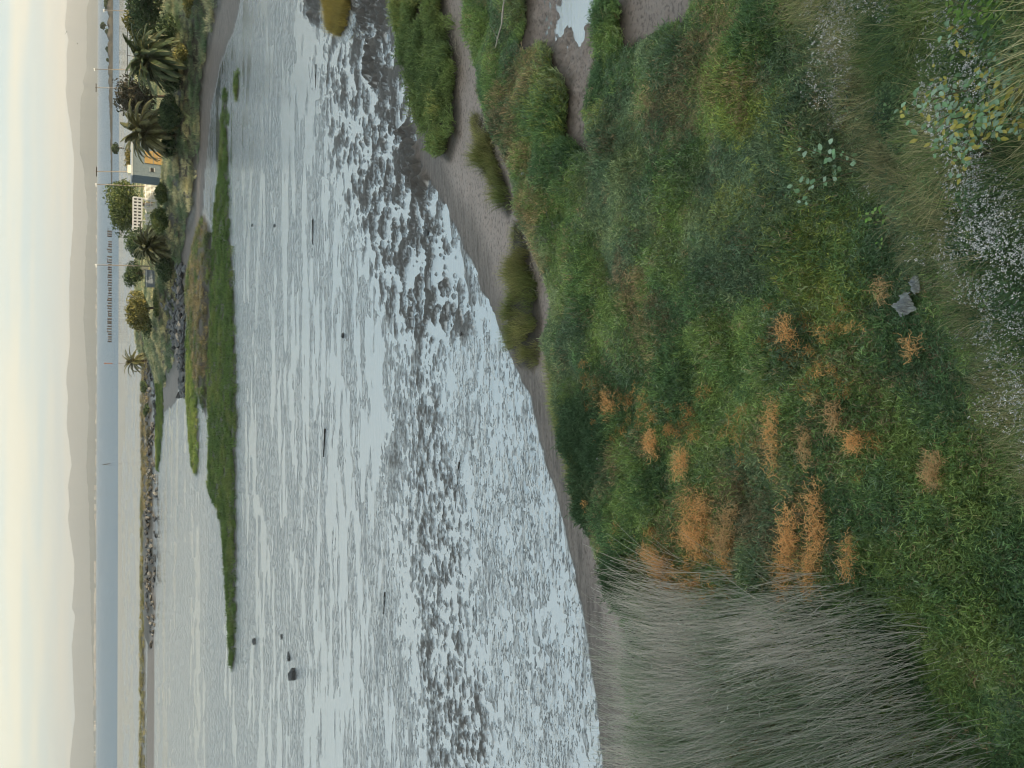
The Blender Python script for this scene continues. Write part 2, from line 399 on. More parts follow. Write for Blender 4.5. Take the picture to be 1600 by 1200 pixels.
def mat_ground():
    n = NT('mudflat_ground', 0.5, 0.5)
    pos = n.geo()
    g1 = n.noise(0.9, 6, pos, (1, 2.2, 1)); g2 = n.noise(14, 5, pos); g3 = n.noise(60, 3, pos)
    mud = n.mix(g2, (0.036, 0.033, 0.031), (0.10, 0.093, 0.086))
    mud = n.mix(n.attr('wet'), mud, (0.075, 0.080, 0.086))
    st = n.noise(2.0, 5, pos, (0.5, 4.5, 1))
    sandc = n.ramp(st, [(0.3, (0.075, 0.062, 0.056)), (0.5, (0.15, 0.128, 0.116)), (0.72, (0.23, 0.20, 0.18))])
    sandc = n.mix(n.attr('dry'), sandc, (0.34, 0.285, 0.26))
    pit_shade = n.noise(1.0, 4, pos, (9, 15, 1), 0.65)  # shading of small hollows, painted into the sand colour as dark spots
    sandc = n.mix(n.lerp(n.ramp(pit_shade, [(0.36, (1, 1, 1)), (0.50, (0, 0, 0))]), 0.0, 0.62), sandc, (0.045, 0.037, 0.033))
    sandc = n.mix(n.lerp(g3, 0.0, 0.30), sandc, (0.09, 0.075, 0.068))
    c = n.mix(n.attr('sand'), mud, sandc)
    soilc = n.ramp(g2, [(0.3, (0.020, 0.018, 0.014)), (0.7, (0.055, 0.046, 0.034))])
    c = n.mix(n.attr('soil'), c, soilc)
    sk = n.noise(1.0, 7, pos, (0.9, 4.2, 1), 0.72)
    wfilm = n.n('ShaderNodeMath', operation='MULTIPLY'); n.l(n.attr('wet'), wfilm.inputs[0]); n.l(n.ramp(sk, [(0.36, (0.58, 0.58, 0.58)), (0.50, (1, 1, 1))]), wfilm.inputs[1])
    cr1 = n.noise(1.0, 5, pos, (1.5, 5.5, 1), 0.65); cr2 = n.noise(1.0, 4, pos, (5.0, 14.0, 1), 0.6)
    K0 = (0.02, 0.02, 0.02); K1 = (1, 1, 1)
    cr3 = n.noise(1.0, 6, pos, (0.28, 1.9, 1), 0.7)
    crease = n.mix(1.0, n.ramp(cr1, [(0.455, K1), (0.485, K0), (0.50, K0), (0.535, K1)]), n.ramp(cr2, [(0.30, K0), (0.42, K1)]), 'MULTIPLY')
    crease = n.mix(1.0, crease, n.ramp(cr3, [(0.38, (0.55, 0.55, 0.55)), (0.48, K1)]), 'MULTIPLY')
    wf2 = n.n('ShaderNodeMath', operation='MULTIPLY'); n.l(wfilm.outputs[0], wf2.inputs[0]); n.l(crease, wf2.inputs[1]); wfilm = wf2
    n.l(n.lerp(wfilm.outputs[0], 0.55, 0.14), n.b.inputs['Roughness'])
    n.l(n.lerp(wfilm.outputs[0], 1.40, 8.0), n.b.inputs['IOR'])
    hb = n.n('ShaderNodeMath', operation='ADD'); n.l(n.noise(1.0, 7, pos, (3.2, 9.0, 1), 0.72), hb.inputs[0]); n.l(sk, hb.inputs[1])
    n.bump(hb.outputs[0], 0.6, 0.03)
    return n.color(c)

ground_obj = link('mudflat', build_ground(), mat_ground()); tag(ground_obj, kind='structure')

# standing film of tide water on the flat, then the open bay
def mat_water(name, rough, col, ior, ripple):
    n = NT(name, rough, 0.5); n.b.inputs['IOR'].default_value = ior
    pos = n.geo()
    if ripple:
        f = n.n('ShaderNodeMath', operation='ADD')
        n.l(n.noise(0.5, 5, pos, (0.35, 1, 1)), f.inputs[0]); n.l(n.noise(0.06, 4, pos, (0.4, 1, 1)), f.inputs[1])
        n.bump(f.outputs[0], 0.9, ripple)
    else:
        n.bump(n.noise(1.0, 7, pos, (0.9, 4.2, 1), 0.7), 0.6, 0.03)
    return n.color(col)

def sheet(name, x0, x1, y0, y1, z, mat, nx=1, ny=1):
    xs = np.linspace(x0, x1, nx + 1); ys = np.linspace(y0, y1, ny + 1)
    X, Y = np.meshgrid(xs, ys)
    V = np.stack([X.ravel(), Y.ravel(), np.full(X.size, z)], 1)
    idx = np.arange(X.size).reshape(X.shape)
    F = np.stack([idx[:-1, :-1], idx[:-1, 1:], idx[1:, 1:], idx[1:, :-1]], -1).reshape(-1, 4)
    return tag(link(name, mesh_np(name, V, F), mat), kind='structure')

sheet('tide_water', -420, 420, 3, 386, 0.0, mat_water('tide_film', 0.06, (0.07, 0.085, 0.10), 8.0, 0))
sheet('bay', -9000, 9000, 386, 16000, 0.0, mat_water('bay_water', 0.30, (0.065, 0.125, 0.205), 1.33, 3.0))

# added bluff on the right, outside the frame; it keeps the low sun off the marsh
def bluff():
    xs = np.linspace(40, 120, 60); ys = np.linspace(-110, 36, 76)
    X, Y = np.meshgrid(xs, ys)
    Z = 15 * sstep(42, 60, X + 3 * fbm(X * .08, Y * .08, 3, 5)) * sstep(36, 22, Y + 3 * fbm(X * .07, Y * .07, 3, 6)) + 0.8 * fbm(X * .2, Y * .2, 4, 8) - 0.5
    V = np.stack([X.ravel(), Y.ravel(), Z.ravel()], 1); idx = np.arange(X.size).reshape(X.shape)
    F = np.stack([idx[:-1, :-1], idx[:-1, 1:], idx[1:, 1:], idx[1:, :-1]], -1).reshape(-1, 4)
    tag(link('bluff', mesh_np('bluff', V, F, smooth=True), simple('bluff_grass', (0.05, 0.055, 0.025), (0.11, 0.10, 0.05), 0.8, 0.95, 0.1)), kind='structure')
bluff()

# ------------------------------------------------------------------ far hills
FARR = [(-250, 108), (0, 105), (40, 101), (62, 107), (85, 104), (130, 104), (140, 102.5), (165, 105), (205, 111), (250, 115.6), (320, 114), (360, 114.7), (400, 111), (450, 108), (540, 109), (585, 104), (600, 103.5), (625, 107), (670, 105), (725, 112), (760, 106), (790, 109), (810, 106), (880, 116), (905, 116), (950, 112.5), (962, 117.5), (1010, 112), (1120, 117), (1165, 112), (1190, 109), (1450, 112)]
NEARR = [(-250, 139), (0, 139), (15, 136), (110, 135), (128, 129), (135, 131.5), (155, 126), (210, 125), (240, 126), (265, 131.5), (325, 136), (340, 138), (380, 134), (400, 133.5), (470, 131.5), (510, 130.6), (545, 134), (580, 136), (640, 139), (735, 135), (790, 139), (870, 140), (960, 142), (1050, 145), (1180, 146.5), (1450, 147)]

def ridge(name, sky, dist, depth, col, rough_amp, label=None):
    ys = np.linspace(-900, 2100, 1200)
    xs = np.interp(ys, [a for a, b in sky], [b for a, b in sky])
    # ground line of this ridge at sea level, ridge line, back
    xs = xs + rough_amp * 2 * fbm(ys * 0.12, ys * 0 + dist, 4, 5)
    d = ray(xs, ys); t = dist / d[:, 1]
    crest = np.stack([d[:, 0] * t, np.full(len(ys), dist), np.maximum(H + d[:, 2] * t, 4)], 1)
    rows = []
    for k, (f, hf) in enumerate(((-1, -0.02), (-0.8, 0.22), (-0.55, 0.45), (-0.3, 0.72), (-0.12, 0.92), (0, 1), (0.5, 0.6), (1, -0.02))):
        r = crest.copy(); yy = dist + f * depth
        r[:, 0] *= yy / dist; r[:, 1] = yy
        jit = 1 + (0.16 * fbm(crest[:, 0] / 700 + k * 3.1, crest[:, 1] * 0 + k, 4, 15) if f < 0 and k > 0 else 0)
        r[:, 2] = crest[:, 2] * hf * jit if f != 0 else crest[:, 2]
        rows.append(r)
    V = np.concatenate(rows); n = len(ys)
    idx = np.arange(len(V)).reshape(len(rows), n)
    F = np.stack([idx[:-1, :-1], idx[:-1, 1:], idx[1:, 1:], idx[1:, :-1]], -1).reshape(-1, 4)
    m = simple(name + '_slope', *col, scale=0.004, rough=0.95, spec=0.1)
    return tag(link(name, mesh_np(name, V, F, smooth=True), m), kind='structure')
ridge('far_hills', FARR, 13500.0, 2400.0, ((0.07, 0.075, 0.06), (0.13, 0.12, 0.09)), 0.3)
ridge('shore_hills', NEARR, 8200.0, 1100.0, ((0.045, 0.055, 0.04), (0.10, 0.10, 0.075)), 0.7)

def haze():
    v = [(x, y, z) for z in (-2.5, 560) for y in (-60, 17000) for x in (-11000, 11000)]
    f = [(0, 2, 3, 1), (4, 5, 7, 6), (0, 1, 5, 4), (2, 6, 7, 3), (0, 4, 6, 2), (1, 3, 7, 5)]
    me = bpy.data.meshes.new('haze'); me.from_pydata(v, [], f)
    m = bpy.data.materials.new('haze_air'); m.use_nodes = True; t = m.node_tree
    t.nodes.remove(t.nodes['Principled BSDF'])
    pv = t.nodes.new('ShaderNodeVolumePrincipled'); pv.inputs['Density'].default_value = 1.1e-4
    pv.inputs['Color'].default_value = (0.97, 0.97, 0.97, 1); pv.inputs['Anisotropy'].default_value = 0.3
    t.links.new(pv.outputs[0], t.nodes['Material Output'].inputs['Volume'])
    return tag(link('haze', me, m), kind='stuff', label='pale evening haze over the bay and far hills')
haze()

# ------------------------------------------------------------------ scattering of uncountable plants
TEMPL = {}
def leaf_material(name, attr_name='tint', rough=0.65, spec=0.25, trans=0.40):
    n = NT(name, rough, spec)
    nd = n.n('ShaderNodeAttribute'); nd.attribute_type = 'INSTANCER'; nd.attribute_name = attr_name
    rnd = n.n('ShaderNodeAttribute'); rnd.attribute_name = 'vary'
    c = n.mix(1.0, nd.outputs['Color'], n.ramp(rnd.outputs['Fac'], [(0.0, (0.62, 0.66, 0.60)), (1.0, (1.45, 1.38, 1.30))]), 'MULTIPLY')
    n.l(c, n.b.inputs['Base Color'])
    if trans:
        tr = n.n('ShaderNodeBsdfTranslucent'); n.l(c, tr.inputs[0])
        ms = n.n('ShaderNodeMixShader'); ms.inputs[0].default_value = trans
        n.l(n.b.outputs[0], ms.inputs[1]); n.l(tr.outputs[0], ms.inputs[2])
        n.l(ms.outputs[0], n.t.nodes['Material Output'].inputs['Surface'])
    return n.m
def vcol_material(name, rough=0.7, spec=0.25, trans=0.2):
    n = NT(name, rough, spec); c = n.attr('tint', 'Color'); n.l(c, n.b.inputs['Base Color'])
    if trans:
        tr = n.n('ShaderNodeBsdfTranslucent'); n.l(c, tr.inputs[0])
        ms = n.n('ShaderNodeMixShader'); ms.inputs[0].default_value = trans
        n.l(n.b.outputs[0], ms.inputs[1]); n.l(tr.outputs[0], ms.inputs[2])
        n.l(ms.outputs[0], n.t.nodes['Material Output'].inputs['Surface'])
    return n.m
M_TUFT = leaf_material('tuft_leaf'); M_LEAF = vcol_material('plant_leaf'); M_STALK = vcol_material('plant_stalk', 0.8, 0.2, 0.0)

class MB:
    """collects ribbons, tubes, boxes and leaves into one mesh with a colour per piece"""
    def __init__(self): self.V = []; self.Q = []; self.T = []; self.C = []; self.R = []; self.n = 0
    def add(self, V, Q=(), T=(), col=(0.5, 0.5, 0.5), vary=None):
        V = np.asarray(V, float).reshape(-1, 3)
        for f in Q: self.Q.append(tuple(i + self.n for i in f))
        for f in T: self.T.append(tuple(i + self.n for i in f))
        self.V.append(V); self.C.append(np.repeat(np.asarray(col, float).reshape(1, 3), len(V), 0))
        self.R.append(np.full(len(V), random.random() if vary is None else vary)); self.n += len(V)
    def ribbon(self, pts, w, side, col=(0.5, 0.5, 0.5), vary=None):
        pts = np.asarray(pts, float); n = len(pts); side = np.asarray(side, float)
        ws = np.asarray(w, float) if np.ndim(w) else np.full(n, w)
        V = np.concatenate([pts - side * ws[:, None] / 2, pts + side * ws[:, None] / 2])
        self.add(V, [(i, i + 1, n + i + 1, n + i) for i in range(n - 1)], col=col, vary=vary)
    def tube(self, pts, rad, k=5, col=(0.5, 0.5, 0.5), vary=None, cap=True):
        pts = np.asarray(pts, float); n = len(pts); rad = np.asarray(rad, float) if np.ndim(rad) else np.full(n, rad)
        V = []
        for i in range(n):
            t = pts[min(i + 1, n - 1)] - pts[max(i - 1, 0)]; t = t / (np.linalg.norm(t) + 1e-9)
            a = np.cross(t, (0.31, 0.17, 0.93) if abs(t[2]) < 0.9 else (1, 0, 0)); a /= np.linalg.norm(a); b = np.cross(t, a)
            for j in range(k):
                an = 2 * math.pi * j / k; V.append(pts[i] + rad[i] * (math.cos(an) * a + math.sin(an) * b))
        Q = [(i * k + j, i * k + (j + 1) % k, (i + 1) * k + (j + 1) % k, (i + 1) * k + j) for i in range(n - 1) for j in range(k)]
        T = []
        if cap:
            V += [pts[0], pts[-1]]; c0, c1 = n * k, n * k + 1
            T = [(c0, (j + 1) % k, j) for j in range(k)] + [(c1, (n - 1) * k + j, (n - 1) * k + (j + 1) % k) for j in range(k)]
        self.add(V, Q, T, col, vary)
    def box(self, c, s, rz=0.0, col=(0.5, 0.5, 0.5), taper=1.0):
        cx, cy, cz = c; sx, sy, sz = s[0] / 2, s[1] / 2, s[2] / 2; co, si = math.cos(rz), math.sin(rz); V = []
        for z in (-1, 1):
            f = taper if z > 0 else 1.0
            for x, y in ((-1, -1), (1, -1), (1, 1), (-1, 1)):
                X, Y = x * sx * f, y * sy * f; V.append((cx + X * co - Y * si, cy + X * si + Y * co, cz + z * sz))
        self.add(V, [(0, 3, 2, 1), (4, 5, 6, 7), (0, 1, 5, 4), (1, 2, 6, 5), (2, 3, 7, 6), (3, 0, 4, 7)], col=col)
    def leaf(self, p, d, up, L, W, col, bend=0.15, vary=None):
        """pointed oval leaf of 6 quads-ish, folded along the midrib"""
        p = np.asarray(p, float); d = np.asarray(d, float); d = d / np.linalg.norm(d)
        s = np.cross(d, up); s = s / (np.linalg.norm(s) + 1e-9); u = np.cross(s, d)
        V = [p, p + d * L * .35 + s * W / 2 + u * W * .12, p + d * L * .35, p + d * L * .35 - s * W / 2 + u * W * .12,
             p + d * L * .7 + s * W * .4 - u * L * bend * .4, p + d * L * .7 - u * L * bend * .5, p + d * L * .7 - s * W * .4 - u * L * bend * .4, p + d * L - u * L * bend]
        self.add(V, [(2, 1, 4, 5), (3, 2, 5, 6)], [(0, 1, 2), (0, 2, 3), (4, 7, 5), (5, 7, 6)], col, vary)
    def mesh(self, name, smooth=False):
        me = mesh_np(name, np.concatenate(self.V), np.array(self.Q) if self.Q else None, np.array(self.T) if self.T else None, smooth)
        attr_col(me, 'tint', np.concatenate(self.C)); attr(me, 'vary', np.concatenate(self.R)); return me

def template_set(key, makers, mat):
    c = bpy.data.collections.new(key)
    for i, mk in enumerate(makers):
        me = mk(); me.materials.clear(); me.materials.append(mat)
        c.objects.link(bpy.data.objects.new('%s_%02d' % (key, i), me))
    TEMPL[key] = c

def scatter(name, key, pts, rot, scl, tint, label, gain=1.8):
    me = bpy.data.meshes.new(name)
    me.vertices.add(len(pts)); me.vertices.foreach_set('co', np.asarray(pts, np.float32).ravel())
    a = me.attributes.new('rot', 'FLOAT_VECTOR', 'POINT'); a.data.foreach_set('vector', np.asarray(rot, np.float32).ravel())
    a = me.attributes.new('scl', 'FLOAT_VECTOR', 'POINT')
    s = np.asarray(scl, np.float32); s = np.repeat(s[:, None], 3, 1) if s.ndim == 1 else s
    a.data.foreach_set('vector', s.ravel())
    attr_col(me, 'tint', np.asarray(tint) * gain * rng.uniform(0.65, 1.35, (len(tint), 1)))
    a = me.attributes.new('pick', 'INT', 'POINT'); a.data.foreach_set('value', rng.integers(0, 1000, len(pts)).astype(np.int32))
    o = link(name, me)
    ng = bpy.data.node_groups.new(name + '_scatter', 'GeometryNodeTree')
    ng.interface.new_socket('Geometry', in_out='INPUT', socket_type='NodeSocketGeometry')
    ng.interface.new_socket('Geometry', in_out='OUTPUT', socket_type='NodeSocketGeometry')
    N, Lk = ng.nodes, ng.links
    gi, go = N.new('NodeGroupInput'), N.new('NodeGroupOutput')
    ci = N.new('GeometryNodeCollectionInfo'); ci.inputs['Collection'].default_value = TEMPL[key]
    ci.inputs['Separate Children'].default_value = True; ci.inputs['Reset Children'].default_value = True
    ip = N.new('GeometryNodeInstanceOnPoints'); ip.inputs['Pick Instance'].default_value = True
    def na(nm, t):
        q = N.new('GeometryNodeInputNamedAttribute'); q.data_type = t; q.inputs['Name'].default_value = nm; return q.outputs['Attribute']
    Lk.new(gi.outputs[0], ip.inputs['Points']); Lk.new(ci.outputs[0], ip.inputs['Instance'])
    Lk.new(na('pick', 'INT'), ip.inputs['Instance Index']); Lk.new(na('scl', 'FLOAT_VECTOR'), ip.inputs['Scale'])
    er = N.new('FunctionNodeEulerToRotation'); Lk.new(na('rot', 'FLOAT_VECTOR'), er.inputs[0]); Lk.new(er.outputs[0], ip.inputs['Rotation'])
    Lk.new(ip.outputs[0], go.inputs[0])
    md = o.modifiers.new('scatter', 'NODES'); md.node_group = ng
    return tag(o, label, kind='stuff')

def unit(a, e): return np.array((math.cos(a) * math.cos(e), math.sin(a) * math.cos(e), math.sin(e)))

# pickleweed: short upright jointed twigs
def mk_pickle(n=34, hgt=0.29, rad=0.14):
    def f():
        m = MB()
        for _ in range(n):
            a = random.uniform(0, 6.283); r = rad * math.sqrt(random.random())
            b = np.array((r * math.cos(a), r * math.sin(a), 0.0))
            top = hgt * random.uniform(0.55, 1.1) * (1 - 0.35 * r / rad)
            lean = unit(a + random.uniform(-1, 1), random.uniform(0.85, 1.5))
            q = b + lean * top
            w = random.uniform(0.0068, 0.0108); sa = random.uniform(0, 6.283)
            m.ribbon([b, (b + q) / 2 + (0, 0, 0.01), q], [w, w * 1.2, w * 0.7], (math.cos(sa), math.sin(sa), 0))
            for k in range(5):
                t = random.uniform(0.5, 1.0); p = b + (q - b) * t
                d = unit(random.uniform(0, 6.283), random.uniform(0.1, 1.0)); e = p + d * random.uniform(0.035, 0.08)
                sb = random.uniform(0, 6.283)
                m.ribbon([p, e], [w * 1.5, w * 1.2], (math.cos(sb) * .8, math.sin(sb) * .8, random.uniform(-.35, .35)))
        return m.mesh('pickleweed_tuft')
    return f
template_set('pickle', [mk_pickle() for _ in range(6)], M_TUFT)

def mk_grass(n, hgt, rad, w, droop, base=0.9):
    def f():
        m = MB()
        for _ in range(n):
            a = random.uniform(0, 6.283); r = rad * math.sqrt(random.random())
            b = np.array((r * math.cos(a), r * math.sin(a), 0.0)); L = hgt * random.uniform(0.6, 1.15)
            az = a + random.uniform(-1.2, 1.2); e = random.uniform(base, 1.5); pts = [b]; p = b.copy()
            for k in range(3):
                p = p + unit(az, e) * L / 3; pts.append(p.copy()); e -= droop * random.uniform(0.5, 1.3)
            sa = az + math.pi / 2 + random.uniform(-.6, .6)
            m.ribbon(pts, [w, w, w * .75, w * .2], (math.cos(sa), math.sin(sa), 0))
        return m.mesh('grass_tuft')
    return f
template_set('grass', [mk_grass(34, 0.34, 0.10, 0.007, 0.28) for _ in range(4)], M_TUFT)
template_set('cordgrass', [mk_grass(40, 0.55, 0.45, 0.03, 0.10, 1.2) for _ in range(4)], M_TUFT)
template_set('dunegrass', [mk_grass(46, 0.75, 0.5, 0.035, 0.40, 0.7) for _ in range(4)], M_TUFT)
template_set('bankgrass', [mk_grass(44, 0.42, 0.16, 0.006, 0.40, 0.7) for _ in range(5)], M_TUFT)

def cand(n, pxr, pyr, z=0.2):
    """random ground points, even over the ground, that fall in a pixel window"""
    a = P(pxr[1], pyr[0], z); b = P(pxr[1], pyr[1], z); c = P(pxr[0], pyr[0], z); d = P(pxr[0], pyr[1], z)
    xs = [v[0] for v in (a, b, c, d)]; ys = [v[1] for v in (a, b, c, d)]
    X = rng.uniform(min(xs), max(xs), n); Y = rng.uniform(min(ys), max(ys), n)
    px, py = pix(X, Y, np.full(n, z)); k = (px > pxr[0]) & (px < pxr[1]) & (py > pyr[0]) & (py < pyr[1])
    return X[k], Y[k], px[k], py[k]

def pal(fac, stops):
    fac = np.clip(fac, 0, 1); pos = [s[0] for s in stops]
    return np.stack([np.interp(fac, pos, [s[1][i] for s in stops]) for i in range(3)], 1)

def blobs(px, py, spots, soft=0.5):
    """0..1 closeness to any of a list of (px, py, rx, ry) spots"""
    r = np.zeros_like(px)
    for x, y, rx, ry in spots:
        q = ((px - x) / rx) ** 2 + ((py - y) / ry) ** 2; r = np.maximum(r, 1 - sstep(1 - soft, 1 + soft, q))
    return r

REED_POLY = poly_w([(1008, 905), (1012, 1000), (1022, 1200), (1050, 1700), (1700, 1700), (1640, 1280), (1570, 1165), (1500, 1080), (1490, 1000), (1440, 960), (1400, 915), (1240, 890), (1130, 905), (1080, 888)], 0.25)

# orange dodder grows in these patches (photo pixels): centre, half sizes
DODDER = [(1090, 815, 34, 42, 'large', 'orange dodder patch beside the tall reeds, ragged upper one'), (1242, 855, 22, 62, 'large', 'long orange dodder strip at the edge of the reed bed'),
          (1285, 840, 18, 70, 'large', 'narrow orange dodder strip, second from the bank of the two long strips by the reeds'), (1340, 868, 16, 30, 'large', 'orange dodder patch by the reeds, nearest the planted bank'),
          (1030, 882, 20, 18, 'small', 'round orange dodder patch beside the sandy shore and reeds'), (1218, 672, 14, 36, 'small', 'bright orange dodder streak in the middle of the marsh'),
          (1240, 518, 15, 15, 'small', 'small bright orange dodder patch nearest the crumpled white bag'), (1380, 455, 10, 12, 'small', 'faint orange dodder tuft just above the crumpled white bag'),
          (1272, 690, 12, 20, 'small', 'pale dodder patch beside the bright orange streak'), (1356, 688, 10, 9, 'small', 'rusty dodder tuft alone in green pickleweed'),
          (1325, 650, 11, 15, 'small', 'straw coloured dodder tuft alone in vivid green pickleweed'), (1025, 690, 9, 14, 'small', 'orange dodder fleck nearest the dark bushes by the shore'),
          (1072, 722, 8, 16, 'small', 'orange dodder fleck inland of the dark shore bushes'), (955, 632, 16, 12, 'small', 'orange dodder patch closest to the mudflat'),
          (1480, 735, 13, 18, 'small', 'brownish dodder tuft nearest the bottom of the bank'), (1438, 543, 8, 10, 'small', 'tiny dodder tuft between the crumpled bag and bank flowers'),
          (1140, 830, 14, 26, 'small', 'dull orange dodder patch between the two groups of strips')]

def build_pickleweed():
    X, Y, px, py = cand(170000, (728, 1720), (-260, 1420), 0.2)
    h, wet, sand, soil, dry = ground(X, Y)
    dm = sdist(X, Y, MARSH, 12.0); dc = sdist(X, Y, CREEK, 6.0) + 0.08 * fbm(X * 3, Y * 3, 2, 5)
    bd = bank_d(X, Y)
    dens = 0.55 + 0.75 * fbm(X * 1.3, Y * 1.3, 3, 7)
    reed = sdist(X, Y, REED_POLY, 5.0)
    keep = (dm > 0.10) & (dc < -0.10) & (bd < 0.25) & (rng.random(len(X)) < np.clip(0.35 + dens, 0.10, 1.0)) & ((reed < 0.1) | (rng.random(len(X)) < 0.35)) & ~((px < 1090) & (py > 940) & (rng.random(len(X)) < 0.9))
    # thin out with distance
    dist = np.hypot(X, Y); keep &= rng.random(len(X)) < np.clip(15.0 / dist, 0.35, 1.0)
    X, Y, px, py, h, dm, bd = (a[keep] for a in (X, Y, px, py, h, dm, bd))
    n = len(X)
    patch = 0.5 + 1.1 * fbm(X * 0.55, Y * 0.55, 3, 101); pt2 = 0.5 + 1.2 * fbm(X * 1.6, Y * 1.6, 3, 103) + 0.25 * rng.standard_normal(n)
    green = pal(pt2, [(0, (0.034, 0.060, 0.032)), (0.5, (0.050, 0.084, 0.036)), (1, (0.082, 0.112, 0.042))])
    blue = pal(pt2, [(0, (0.040, 0.062, 0.042)), (0.6, (0.064, 0.090, 0.056)), (1, (0.095, 0.115, 0.066))])
    brown = pal(pt2, [(0, (0.070, 0.058, 0.040)), (1, (0.14, 0.105, 0.068))])
    yell = pal(pt2, [(0, (0.062, 0.088, 0.028)), (1, (0.115, 0.125, 0.036))])
    vivid = sstep(1180, 1330, px) * sstep(430, 680, py); vivid = np.maximum(vivid, blobs(px, py, [(1330, 420, 90, 130), (1000, 800, 60, 60)]))
    wb = (rng.random(n) < np.clip(0.8 * sstep(0.30, 0.75, 1 - patch) * (1 - 0.8 * vivid) + 0.1, 0, 1)).astype(float)
    tint = green * (1 - wb[:, None]) + blue * wb[:, None]
    wy = blobs(px, py, [(1310, 400, 90, 120), (1230, 240, 60, 120), (1180, 260, 70, 160), (930, 160, 40, 80), (880, 150, 60, 80)], 0.6) * sstep(0.35, 0.7, pt2); wy = 0.7 * wy * (rng.random(n) < 0.55)
    tint = tint * (1 - wy[:, None]) + yell * wy[:, None]
    wr = sstep(0.66, 0.86, 0.5 + 1.1 * fbm(X * 0.8 + 9, Y * 0.8, 3, 105)) * (1 - 0.75 * vivid)
    wr = np.maximum(wr, blobs(px, py, [(d[0], d[1], d[2] * 1.3, d[3] * 1.3) for d in DODDER], 0.6) * 0.6)
    wr = (rng.random(n) < wr * 0.55 + 0.05) * rng.uniform(0.5, 1.0, n)
    tint = tint * (1 - wr[:, None]) + brown * wr[:, None]
    tall = 1.0 + 1.3 * np.clip(fbm(X * 1.0, Y * 1.0, 3, 111), -0.5, 0.6) + 0.3 * blobs(px, py, [(930, 690, 60, 90), (915, 800, 40, 60), (985, 900, 35, 35)])
    sc = np.stack([rng.uniform(0.85, 1.25, n)] * 2 + [np.clip(tall, 0.6, 1.7) * rng.uniform(0.8, 1.2, n)], 1) * np.clip(0.8 + dist[keep] * 0.018, 0.9, 1.35)[:, None]
    rot = np.stack([rng.normal(0, 0.12, n), rng.normal(0, 0.12, n), rng.uniform(0, 6.28, n)], 1)
    dark = blobs(px, py, [(930, 690, 45, 80), (912, 800, 30, 60), (985, 905, 30, 35)])
    tint = tint * (1 - 0.0 * dark[:, None])
    shrub = dark[:, None]; tint = tint * (1 - shrub) + np.array((0.022, 0.040, 0.022)) * shrub
    scatter('pickleweed', 'pickle', np.stack([X, Y, h - 0.02], 1), rot, sc, tint, 'dense green and brown pickleweed covering the near marsh', 4.0)
    print('pickleweed', n)
build_pickleweed()

def scatter_polys(name, key, polys, dens, z, stops, label, smin, smax, extra=None, edge=0.0, seed=0, win=None, hs=1.0, rag=0.0, gap=0.0, gain=1.8, hvar=0.0):
    PX = []; PY = []
    for poly in polys:
        lo, hi = poly.min(0), poly.max(0)
        n = int((hi[0] - lo[0]) * (hi[1] - lo[1]) * dens) + 10
        X = rng.uniform(lo[0], hi[0], n); Y = rng.uniform(lo[1], hi[1], n)
        k = sdist(X, Y, poly, 2.0) > edge + rag * fbm(X * 1.7, Y * 1.7, 3, seed)
        k &= rng.random(n) < np.clip(0.75 + gap * fbm(X * 2.3, Y * 2.3, 3, seed + 5), 0.05, 1)
        PX.append(X[k]); PY.append(Y[k])
    X, Y = np.concatenate(PX), np.concatenate(PY)
    px, py = pix(X, Y, np.full(len(X), z))
    k = (py > -250) & (py < 1450)
    if extra is not None: k &= extra(X, Y, px, py)
    X, Y, px, py = X[k], Y[k], px[k], py[k]
    h = ground(X, Y)[0]; n = len(X)
    f = 0.5 + 1.1 * fbm(X * 0.5, Y * 0.5, 3, seed + 1) + 0.15 * rng.standard_normal(n)
    sc = rng.uniform(smin, smax, n); sc = np.stack([sc, sc, sc * hs * (1 + hvar * fbm(X * 1.3, Y * 1.3, 3, seed + 9))], 1)
    rot = np.stack([rng.normal(0, 0.1, n), rng.normal(0, 0.1, n), rng.uniform(0, 6.28, n)], 1)
    print(name, n)
    return scatter(name, key, np.stack([X, Y, h - 0.02], 1), rot, sc, pal(f, stops), label, gain)

OLIVE_P = [(0, (0.060, 0.090, 0.032)), (0.5, (0.095, 0.115, 0.042)), (1, (0.15, 0.145, 0.065))]
scatter_polys('islet_grass', 'grass', [ISLET1, ISLET2], 130, 0.25, OLIVE_P, 'olive grass on the two narrow islets by the sandy channel', 0.6, 1.2, edge=-0.05, seed=201, rag=0.35, gap=1.3, gain=2.0, hvar=1.2)
scatter_polys('peninsula_grass', 'pickle', [PENIN], 42, 0.25, [(0, (0.05, 0.075, 0.032)), (0.6, (0.085, 0.115, 0.042)), (1, (0.14, 0.14, 0.05))], 'green marsh plants on the low point beside the dark mud clods', 1.0, 1.9, edge=0.0, seed=211, rag=0.7, gap=1.2, gain=2.8, hvar=1.0, extra=lambda X, Y, px, py: (blobs(px, py, [(662, 20, 12, 24), (675, 60, 8, 22)]) < 0.5))
scatter_polys('clod_grass', 'grass', [ISLET3], 90, 0.25, [(0, (0.14, 0.12, 0.04)), (1, (0.24, 0.19, 0.06))], 'golden grass on the small hummock in the mudflat', 0.9, 1.3, edge=-0.05, seed=221)
scatter_polys('cordgrass', 'cordgrass', GREENS, 9.0, 0.25, [(0, (0.045, 0.075, 0.026)), (0.6, (0.060, 0.092, 0.030)), (1, (0.085, 0.105, 0.038))], 'smooth green cordgrass strips along the water', 0.5, 0.9, edge=-0.2, seed=231, hs=0.5, rag=0.8, gain=2.3, hvar=0.5)

